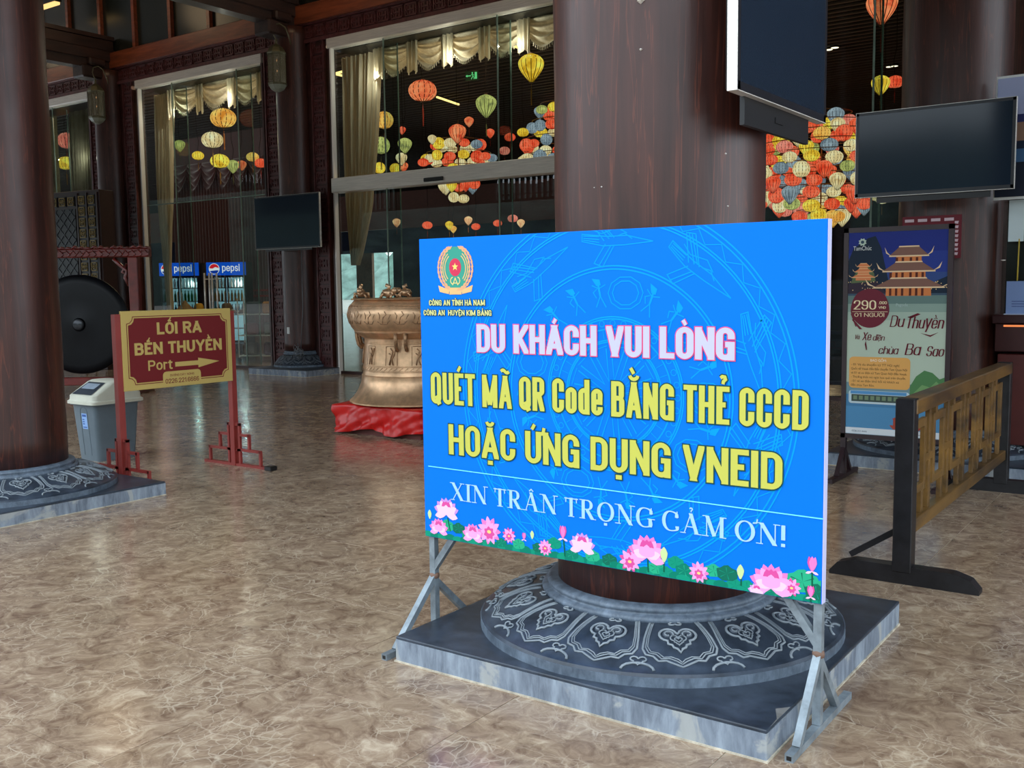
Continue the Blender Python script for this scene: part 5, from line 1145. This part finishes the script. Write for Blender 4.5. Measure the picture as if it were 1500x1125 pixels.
def lantern(p, R, kind, col, label, group=None, full=True, ztop=7.3, rz=None):
    sh, rb, cp, tb, zt_ = lantern_meshes(kind, R, col)
    t = thing('silk_lantern', label, 'lantern', p, random.random() * 6 if rz is None else rz, group)
    put('shade', sh, t); put('ribs', rb, t)
    if full:
        put('caps', cp, t); put('tassel', tb, t)
        MB().tube([(0, 0, zt_), (.03, 0, zt_ + .25), (-.02, 0, zt_ + .5), (0, 0, max(zt_ + .3, ztop - p[2]))], .006, 4).build('cord', FLAT('dull_cord', (26, 22, 18), .95), t)
    return t
SOLO = [  # px, py, width in px, depth, kind, colour, words
 (327, 173, 37, 22.6, 'oval', 'amber', 'large amber oval silk lantern, topmost behind the middle tall window'),
 (311, 205, 31, 23.0, 'oval', 'cream', 'cream oval silk lantern just below the amber one in the middle window'),
 (322, 236, 27, 23.6, 'oval', 'yellow', 'yellow oval silk lantern low in the middle window, left of the small green one'),
 (341, 242, 18, 24.5, 'drop', 'green', 'small green drop-shaped lantern in the middle window beside the yellow oval'),
 (290, 228, 17, 24.5, 'oval', 'yellow', 'small yellow lantern hanging farthest left in the middle window'),
 (370, 230, 18, 25, 'oval', 'amber', 'small amber lantern at the right of the middle window, above the red one'),
 (382, 239, 18, 25, 'oval', 'red', 'small red lantern at the right edge of the middle window'),
 (354, 241, 14, 26, 'drop', 'orange', 'small orange drop lantern behind the glass fin of the middle window'),
 (263, 212, 16, 25.5, 'drop', 'green', 'dim green drop lantern beside the curtain of the middle window'),
 (97, 206, 24, 26, 'round', 'pink', 'pink silk lantern half hidden by the sheer curtain of the farthest window'),
 (97, 239, 25, 25.2, 'oval', 'yellow', 'yellow silk lantern half hidden by the sheer curtain of the farthest window'),
 (619, 133, 41, 19.6, 'oval', 'orange', 'large orange-red round lantern high behind the glass doors, below the swags'),
 (778, 95, 38, 18.0, 'drop', 'yellow', 'large yellow drop-shaped lantern highest beside the thick column'),
 (712, 152, 31, 19.2, 'drop', 'green', 'pale green drop-shaped lantern under the exit sign'),
 (563, 176, 26, 20.5, 'round', 'amber', 'amber round lantern half hidden by the curtain of the glass doors'),
 (558, 213, 26, 21.0, 'round', 'green', 'green round lantern low beside the curtain of the glass doors'),
 (593, 211, 21, 22.0, 'drop', 'green', 'yellow-green drop lantern right of the curtain, above the steel transom'),
 (589, 190, 11, 27, 'drop', 'red', 'tiny red lantern above the yellow-green drop lantern'),
 (588, 231, 17, 24, 'drop', 'cream', 'cream drop lantern just above the steel transom at left'),
 (591, 243, 13, 26, 'drop', 'orange', 'small orange lantern below the cream drop at the steel transom'),
 (579, 247, 16, 24, 'round', 'yellow', 'yellow lantern touching the steel transom at left'),
 (556, 246, 17, 23, 'round', 'yellow', 'yellow lantern against the curtain just above the steel transom'),
 (620, 238, 16, 28, 'oval', 'red', 'lone red lantern just above the steel transom'),
 (633, 203, 13, 30, 'drop', 'cream', 'small cream drop lantern left of the inner chandelier'),
 (670, 193, 26, 22.5, 'drop', 'orange', 'orange striped drop lantern hanging over the inner chandelier'),
 (687, 177, 14, 26, 'drop', 'orange', 'small bright orange cup lantern up right of the striped drop'),
 (718, 194, 13, 29, 'drop', 'red', 'small red drop lantern below the green one'),
 (747, 201, 16, 27, 'oval', 'red', 'red oval lantern right of the glass fin in the doors'),
 (739, 221, 16, 30, 'oval', 'pink', 'pink lantern behind the glass fin above the transom'),
 (766, 194, 17, 27, 'oval', 'yellow', 'yellow oval lantern left of the group by the thick column'),
 (581, 325, 12, 33, 'drop', 'peach', 'leftmost tiny peach lantern in the row above the notice board'),
 (626, 330, 15, 32, 'oval', 'red', 'first red oval of the low row above the notice board'),
 (658, 329, 12, 34, 'drop', 'yellow', 'tiny yellow drop lantern of the low row above the notice board'),
 (664, 335, 10, 35, 'drop', 'amber', 'tiny amber drop touching the yellow one in the low row'),
 (686, 322, 12, 34, 'drop', 'peach', 'tiny peach lantern raised in the middle of the low row'),
 (697, 332, 13, 33, 'oval', 'red', 'tiny red oval right of the raised peach lantern'),
 (729, 327, 13, 33, 'oval', 'red', 'tiny red oval lantern beside the glass fin in the low row'),
 (751, 320, 15, 32, 'oval', 'pink', 'pinkish oval lantern near the right end of the low row'),
 (763, 326, 11, 34, 'drop', 'peach', 'last tiny peach drop at the right end of the low row'),
 (1292, 6, 45, 14.2, 'drop', 'orange', 'large orange balloon-shaped lantern cut by the top edge, near the right column'),
 (1290, 122, 27, 17.0, 'drop', 'yellow', 'yellow lantern with dark marks left of the right-hand column'),
 (1311, 120, 24, 18.0, 'oval', 'red', 'red lantern partly behind the right-hand column'),
 (1118, 300, 12, 24, 'drop', 'red', 'small red drop lantern low beside the thick column'),
 (1118, 153, 9, 24, 'drop', 'orange', 'tiny orange lantern under the edge-on television'),
 (1292, 292, 18, 22, 'oval', 'cream', 'cream lantern peeping out under the television'),
 (1263, 88, 16, 30, 'oval', 'orange', 'dim orange lantern below the dark ceiling, left of the right column'),
]
for X, Y, W_, wd, kind, col, lab in SOLO:
    p = atw(X, Y, wd); lantern(p, W_ * wd / FPX / 2 * (1.02 if kind != 'drop' else 1.0), kind, col, lab)
ORD = ('top', 'second', 'third', 'fourth', 'fifth', 'sixth', 'seventh', 'eighth', 'ninth', 'tenth', 'eleventh')
HOOP = M('brass_hoop', (130, 92, 50), .4, .6)
def chandelier(px_, y0, y1, wd, radii, R, label, group, weights, nmul=1.0):
    top, bot = atw(px_, y0, wd), atw(px_, y1, wd); cxy = atw(px_, (y0 + y1) / 2, wd); t = thing('chandelier', label, 'chandelier', (cxy.x, cxy.y, 0)); n = len(radii)
    for k, r in enumerate(radii):
        z = top.z + (bot.z - top.z) * k / max(1, n - 1)
        mb = MB().tube([(r * math.cos(2 * PI * j / 48), r * math.sin(2 * PI * j / 48), z + R * .95) for j in range(48)], .012, 5, True)
        for j in range(4): a = j * PI / 2; mb.tube([(0, 0, z + R * 1.1), (r * math.cos(a), r * math.sin(a), z + R * .95)], .006, 4)
        mb.build('hoop', HOOP, t)
        m = max(1, int(2 * PI * r / (R * 2.12) * nmul)) if r > .1 else 1
        for j in range(m):
            a = 2 * PI * (j + .5 * (k % 2)) / m + .3 * k; col = random.choices(list(weights), list(weights.values()))[0]; kind = random.choice(('oval', 'oval', 'drop', 'round'))
            RR = R * random.choice((.92, 1.0, 1.08)); rj = r + random.uniform(-.05, .05)
            word = {'red': 'red-orange', 'blue': 'pale blue', 'cream': 'cream floral', 'yellow': 'bright yellow', 'green': 'pale green', 'pink': 'pink', 'amber': 'amber'}[col]
            ang = (math.degrees(a) + 62.0 + 22.5) % 360; side = ('front', 'front right', 'right', 'back right', 'back', 'back left', 'left', 'front left')[int(ang // 45)]
            tier = ORD[k] if k < n - 1 else 'lowest'
            lantern((cxy.x + rj * math.cos(a), cxy.y + rj * math.sin(a), z + random.uniform(-.05, .05)), RR, kind, col, '%s %s silk lantern, %s of %s tier, %s' % (word, {'oval': 'oval', 'drop': 'drop-shaped', 'round': 'round'}[kind], side, tier, group), 'silk lanterns of the %s' % group, full=False)
    MB().tube([(0, 0, bot.z), (0, 0, 7.3)], .02, 6).build('hanging_rod', HOOP, t)
    return cxy
WT = {'red': 40, 'cream': 24, 'yellow': 9, 'blue': 13, 'green': 5, 'pink': 5, 'amber': 6}
k1 = chandelier(1203, 178, 318, 26.5, [.75, 1.15, 1.5, 1.75, 1.9, 1.9, 1.75, 1.45, 1.1, .6], .2, 'huge tiered chandelier of silk lanterns seen right of the thick column', 'big right chandelier', WT, .80)
k2 = chandelier(672, 214, 290, 34, [.75, 1.1, .85, .55, .2], .195, 'tiered lantern chandelier seen through the glass doors', 'chandelier behind doors', {'red': 35, 'cream': 30, 'yellow': 20, 'blue': 8}, .9)
k3 = chandelier(826, 162, 236, 30, [.7, .95, 1.1, 1.2], .19, 'lantern chandelier half hidden behind the left edge of the thick column', 'chandelier beside the thick column', {'red': 45, 'cream': 20, 'yellow': 12, 'blue': 18, 'green': 5}, .9)
# ceiling lamps in the hall
WARM = EM('warm_led', (255, 214, 130), 2.6)
def cp_(X, Y, z=7.1): d = ray(X, Y); return C0 + d * ((z - 1.5) / d.z)
for n, (a, b, lab) in enumerate((((640, 142), (672, 153), 'short warm tube light on the hall ceiling right of the orange lantern'), ((490, 108), (519, 100), 'upper arm of the arrow-shaped tube light behind the curtain'), ((490, 108), (520, 115), 'lower arm of the arrow-shaped tube light behind the curtain'), ((715, 60), (730, 66), 'short tube light stub under the swags'), ((732, 60), (764, 71), 'longer tube light left of the yellow drop lantern'))):
    p, q = cp_(*a), cp_(*b); t = thing('tube_light', lab, 'light', p); d = q - p
    MB().bar((0, 0, 0), d, .05).build('tube', WARM, t); MB().bar((0, 0, .04), d + Vector((0, 0, .04)), .07, .04).build('housing', BLACK, t)
SPOT = EM('downlight_lens', (255, 236, 200), 3.0)
for X, Y, lab in ((676, 81, 'downlight glare patch under the door swags'), (1223, 70, 'brighter of the two downlights right of the edge-on television'), (1214, 73, 'dimmer downlight right of the edge-on television'), (1303, 98, 'left of a pair of tiny downlights by the right column'), (1310, 97, 'right of a pair of tiny downlights by the right column')):
    p = cp_(X, Y); t = thing('downlight', lab, 'light', p); MB().lathe([(.09, 0), (.09, .05), (.11, .05), (.11, -.005), (.09, 0)], 16, caps=False).build('rim', BLACK, t); MB().lathe([(.09, .0), (0, .001)], 16, caps=False).build('lens', SPOT, t)
p = Vector(at(55 + 10, 12, 12.2)); t = thing('porch_light', 'warm strip light at the top left, above the beam', 'light', (p.x, 12.2, p.z)); MB().box((-.45, -.06, 0), (.5, .06, .05)).build('diffuser', EM('porch_led', (255, 206, 130), 1.4), t); MB().box((-.48, -.08, .05), (.53, .08, 8.2 - p.z)).build('mount', BLACK, t)
# exit sign
p = atw(691, 111, 22); t = thing('exit_sign', 'green exit sign hanging from the hall ceiling above the pale green lantern', 'sign', p, math.radians(20))
box('body', (-.15, 0, -.10), (.15, .03, .10), M('exit_body', (20, 60, 34), .5), t); g_ = EM('exit_green', (120, 240, 150), .9)
MB().box((-.12, -.003, -.01), (-.02, 0, .01)).poly([(-.14, 0), (-.10, .03), (-.10, -.03)], -.002).build('arrow_mark', g_, t)
mb = MB(); mb.box((.0, -.003, .045), (.03, 0, .075)); [mb.poly(q, -.002) for q in ribbon([Vector((.01, .035)), Vector((.03, -.01)), Vector((.0, -.05)), Vector((-.01, -.075))], False, lambda d: .015)]; [mb.poly(q, -.0021) for q in ribbon([Vector((.03, -.01)), Vector((.055, -.04)), Vector((.05, -.075))], False, lambda d: .014)]; [mb.poly(q, -.0022) for q in ribbon([Vector((-.015, .02)), Vector((.02, .03)), Vector((.055, .01))], False, lambda d: .012)]; mb.build('running_figure', g_, t)
box('door_mark', (.07, -.003, -.07), (.12, 0, .075), g_, t); MB().tube([(-.12, .015, .1), (-.12, .015, 7.16 - p.z)], .006, 4).tube([(.12, .015, .1), (.12, .015, 7.16 - p.z)], .006, 4).build('hanger', BLACK, t)
# ================================================================== DRINKS COOLERS AND SOUVENIR TABLE
def lamp(loc, e, col, r=.6, name='hall_fill'):
    l = bpy.data.lights.new(name, 'POINT'); l.energy = e; l.color = col; l.shadow_soft_size = r; o = bpy.data.objects.new(name, l); COL.objects.link(o); o.location = loc
def cooler(loc, label, side, tone):
    t = thing('drinks_cooler', label, 'cooler', loc, math.radians(35.4)); W_, H_ = .94, 2.2
    DK = M('cooler_body', (16, 22, 40), .4)
    MB().box((-W_ / 2, .0, 0), (-W_ / 2 + .03, .6, H_)).box((W_ / 2 - .03, 0, 0), (W_ / 2, .6, H_)).box((-W_ / 2, .57, 0), (W_ / 2, .6, H_)).box((-W_ / 2, 0, H_ - .04), (W_ / 2, .6, H_)).box((-W_ / 2, 0, 0), (W_ / 2, .6, .25)).build('cabinet', DK, t)
    hd = box('header_sign', (-W_ / 2, -.03, H_ - .31), (W_ / 2, 0, H_), EM('cooler_blue_sign', (16, 84, 206), .9), t)
    box('inner_light', (-W_ / 2 + .04, .54, .3), (W_ / 2 - .04, .56, H_ - .36), EM('cooler_inner', (150, 196, 216), .9), t)
    box('light_tube', (W_ / 2 - .06, .04, .3), (W_ / 2 - .035, .07, H_ - .36), EM('cooler_tube', (215, 240, 255), 1.5), t)
    lamp(Vector(loc) + Matrix.Rotation(math.radians(35.4), 3, 'Z') @ Vector((.3, .06, 1.7)), 8, (.85, .95, 1), .03, 'cooler_lamp')
    R_ = .13; cx_ = -W_ / 2 + .19 if side else -W_ / 2 + .17; cz = H_ - .155
    for nm, c, fn in (('globe_red', (226, 38, 52), lambda a: (math.cos(a), max(math.sin(a), .12 + .22 * math.cos(a) * 1))), ('globe_blue', (14, 60, 170), lambda a: (math.cos(a), min(math.sin(a), -.22 + .3 * math.cos(a))))):
        pass
    mb = MB(); mb.poly([(cx_ + R_ * math.cos(2 * PI * k / 24), cz + R_ * math.sin(2 * PI * k / 24)) for k in range(24)], -.031); mb.build('globe_white', EM('logo_white', (240, 244, 250), .95), hd)
    up = [(cx_ + .9 * R_ * math.cos(a), cz + .9 * R_ * math.sin(a)) for a in [math.radians(10 + k * 18) for k in range(10)]] + [(cx_ - .3 * R_, cz + .05 * R_), (cx_ + .2 * R_, cz + .32 * R_)]
    mb = MB(); [mb.poly([(cx_, cz + .5 * R_), up[i], up[(i + 1) % len(up)]], -.032) for i in range(len(up))]; mb.build('globe_red', EM('logo_red', (226, 38, 52), .9), hd)
    lo = [(cx_ + .9 * R_ * math.cos(a), cz + .9 * R_ * math.sin(a)) for a in [math.radians(205 + k * 15) for k in range(10)]] + [(cx_ + .4 * R_, cz - .25 * R_)]
    mb = MB(); [mb.poly([(cx_, cz - .6 * R_), lo[i], lo[(i + 1) % len(lo)]], -.032) for i in range(len(lo))]; mb.build('globe_blue', EM('logo_blue', (14, 60, 170), .9), hd)
    lettering('logo_lettering', 'pepsi', hd, cx_ + .19, cz - .06, .17, .42, EM('logo_white', (240, 244, 250), .95), -.032, tw=.13, th=.12, gap=.1)
    for a, b in ((-W_ / 2 + .02, -.01), (.01, W_ / 2 - .02)):
        d = MB().box((a, -.02, .27), (a + .03, 0, H_ - .32)).box((b - .03, -.02, .27), (b, 0, H_ - .32)).box((a, -.02, .27), (b, 0, .3)).box((a, -.02, H_ - .35), (b, 0, H_ - .32)).build('door', DK, t)
        box('door_glass', (a + .03, -.012, .3), (b - .03, -.008, H_ - .35), GLASS, d); box('handle', (b - .05, -.05, 1.0) if a < 0 else (a + .03, -.05, 1.0), (b - .035, -.02, 1.5) if a < 0 else (a + .045, -.02, 1.5), STEEL, d)
    for z in (.62, .95, 1.28, 1.6): box('shelf', (-W_ / 2 + .03, .03, z - .02), (W_ / 2 - .03, .53, z), M('wire_shelf', (150, 160, 170), .4, .4), t)
    return t
bt = MB().lathe([(.028, 0), (.03, .01), (.03, .14), (.024, .17), (.012, .2), (.012, .235), (.014, .24), (.014, .25), (0, .25)], 10)
def bottles(ck, label0, rows):
    for z, col, nm in rows:
        me = bt.mesh('bottle', M('bottle_' + nm, col, .25, spec=.6, var=.03), True)
        for k in range(11):
            x = -.40 + k * .08
            p = Vector(ck.location) + Matrix.Rotation(math.radians(35.4), 3, 'Z') @ Vector((x, .12, z))
            tag(put('bottle', me, None, p), '%s %s bottle from the left on a lit shelf of the %s' % ((('first',) + ORD[1:])[k], nm, label0), 'bottle', '%s bottles in the %s' % (nm, label0))
f1 = atw(262, 385, 24); f2 = atw(331, 385, 24)
ck1 = cooler((f1.x, f1.y, 0), 'left drinks cooler with a lit blue header, seen through the middle window', 0, 0); ck2 = cooler((f2.x, f2.y, 0), 'right drinks cooler with a lit blue header, behind the bar handles', 1, 1)
bottles(ck1, 'left drinks cooler', ((1.28, (30, 150, 70), 'green'), (1.6, (170, 176, 180), 'silver'), (.95, (40, 60, 120), 'dark blue')))
bottles(ck2, 'right drinks cooler', ((1.28, (212, 150, 60), 'orange'), (1.6, (190, 180, 170), 'pale'), (.95, (60, 150, 190), 'light blue')))
tb = atw(310, 470, 22.4); tt_ = thing('display_table', 'souvenir table with hats, behind the glass at the direction sign', 'table', (tb.x, tb.y, 0), math.radians(35.4))
box('tabletop', (-1.2, -.35, 1.02), (1.9, .35, 1.06), M('table_wood', (84, 52, 34), .5), tt_)
for x in (-1.15, 1.85):
    for y in (-.3, .3): box('leg', (x - .03, y - .03, 0), (x + .03, y + .03, 1.02), BLACK, tt_)
def on_table(x, y, z=.9): return Vector(tt_.location) + Matrix.Rotation(math.radians(35.4), 3, 'Z') @ Vector((x, y, z))
def hat(x, y, R, H_, col, lab, cone=True):
    t = thing('hat', lab, 'hat', on_table(x, y, 1.06), 0)
    MB().lathe([(R, 0), (R * .98, .01), (R * .5, H_ * .5), (.01, H_), (0, H_)] if cone else [(R, .01), (R, .02), (R * .6, .05), (R * .55, .13), (R * .4, .18), (0, .19)], 24).build('crown', M('straw_' + lab.split()[0], col, .7), t, 'auto')
    MB().lathe([(R * .99, .0), (R * 1.01, .006), (R * .99, .012)], 24, caps=False).build('rim', M('hat_rim', (120, 90, 60), .7), t)
def xat(px_): 
    d = ray(px_, 470); o_ = Vector(tt_.location); ux = Matrix.Rotation(math.radians(35.4), 3, 'Z') @ Vector((1, 0, 0)); nrm = Vector((-ux.y, ux.x, 0)); P_ = C0 + d * ((o_ - C0).dot(nrm) / d.dot(nrm)); return (P_ - o_).dot(ux)
hat(xat(272), 0, .24, .26, (176, 138, 96), 'tan conical hat on the souvenir table, left behind the direction sign'); hat(xat(291), .05, .19, .2, (214, 164, 40), 'yellow cloth hat on the souvenir table beside the tan conical one', False); hat(xat(333), 0, .2, .2, (120, 106, 90), 'grey brimmed hat on the souvenir table by the red post', False)
hat(xat(362), .1, .2, .2, (70, 62, 58), 'dark hat at the far right of the souvenir table', False)
# rack and trolley right of the sign
q = atw(385, 520, 21.6); tr_ = thing('trolley', 'low steel trolley with wrapped souvenirs, in the hall right of the direction sign', 'trolley', (q.x, q.y, 0), math.radians(35.4))
for z in (.12, .55, 1.0): box('shelf', (-.45, -.25, z), (.45, .25, z + .02), STEEL, tr_)
for x in (-.44, .44):
    for y in (-.24, .24): MB().tube([(x, y, .06), (x, y, 1.35)], .012, 6).build('leg', STEEL, tr_); MB().lathe([(.0, -.02), (.05, -.015), (.05, .015), (0, .02)], 12, (0, 0, 0)).build('wheel', BLACK, tr_, False, (x, y, .05)).rotation_euler = (PI / 2, 0, 0)
for k, (x, z, c, lab) in enumerate(((-.25, .14, (120, 100, 84), 'brown wrapped parcel on the lowest trolley shelf'), (.2, .14, (96, 40, 40), 'maroon wrapped parcel on the lowest trolley shelf'), (-.2, .57, (140, 60, 70), 'rose wrapped parcel on the middle trolley shelf'), (.22, .57, (110, 112, 104), 'grey wrapped parcel on the middle trolley shelf'), (-.15, 1.02, (60, 70, 96), 'blue wrapped parcel on top of the trolley'), (.2, 1.02, (176, 120, 50), 'ochre wrapped parcel on top of the trolley'))):
    P_ = Vector(tr_.location) + Matrix.Rotation(math.radians(35.4), 3, 'Z') @ Vector((x, 0, z)); t = thing('parcel', lab, 'parcel', P_, math.radians(35.4)); box('wrapping', (-.15, -.15, 0), (.15, .15, .26), M('wrap%d' % k, c, .5), t, .04); box('band', (-.152, -.02, .0), (.152, .02, .262), BLACK, t)
q = atw(372, 425, 27); rk = thing('red_shelf', 'long red display shelf deep in the hall, left of the facade column', 'shelf', (q.x, q.y, 0), math.radians(35.4))
RM = M('red_shelf', (120, 24, 20), .5)
for z in (.9, 1.35, 1.5): box('shelf_board', (-1.1, -.2, z), (1.1, .2, z + .05), RM, rk)
for x in (-1.08, 1.08): box('side', (x - .03, -.2, 0), (x + .03, .2, 1.5), RM, rk)
# ================================================================== ADDED FILL LIGHTS, PORCH LAMPS
WC = (1, .72, .45)
for k in (k1, k2, k3): lamp((k.x, k.y, k.z - 1.9), 60, WC)
lamp((-17, 15.4, 6.3), 260, WC, .04); lamp((-11, 15.2, 6.4), 260, WC, .04); lamp((-26, 17, 6), 180, WC, .04); lamp((-20, 15, 6.3), 60, WC, .04); lamp((-30, 21, 4.6), 22, (1, .5, .4))  # point lights without fixtures, added to brighten the curtains and hall

# dark partition inside the hall behind the right-hand bay
pt = thing('partition', 'low dark navy partition with rails inside the hall, left of the cruise poster', 'partition', (-4.6, 13.9, 0))
NP = M('navy_partition', (20, 26, 44), .4, var=.1)
box('board', (-1.7, 0, .1), (1.6, .05, 1.55), NP, pt)
for z in (.1, .45, .8, 1.15, 1.5): box('rail', (-1.72, -.03, z), (1.62, 0, z + .05), M('navy_rail', (34, 42, 66), .35), pt)
for x in (-1.7, -.05, 1.56): box('post', (x, -.04, 0), (x + .06, .06, 1.62), NP, pt)

for x, y, z in ((-12.3, 13.2, 5.2), (-10.6, 13.15, 5.3), (-9.2, 13.15, 5.3), (-17.9, 13.2, 5.2), (-16.2, 13.15, 5.3), (-21.5, 13.2, 4.6)): lamp((x, y, z), 9, (1, .92, .8), .012, 'window_lamp')  # unseen point lights added behind the glass to light the curtain fronts
for x in (-24, -18.2, -12.4, -8): lamp((x, 11.4, 7.5), 24, (1, .72, .42), .5, 'porch_lamp')
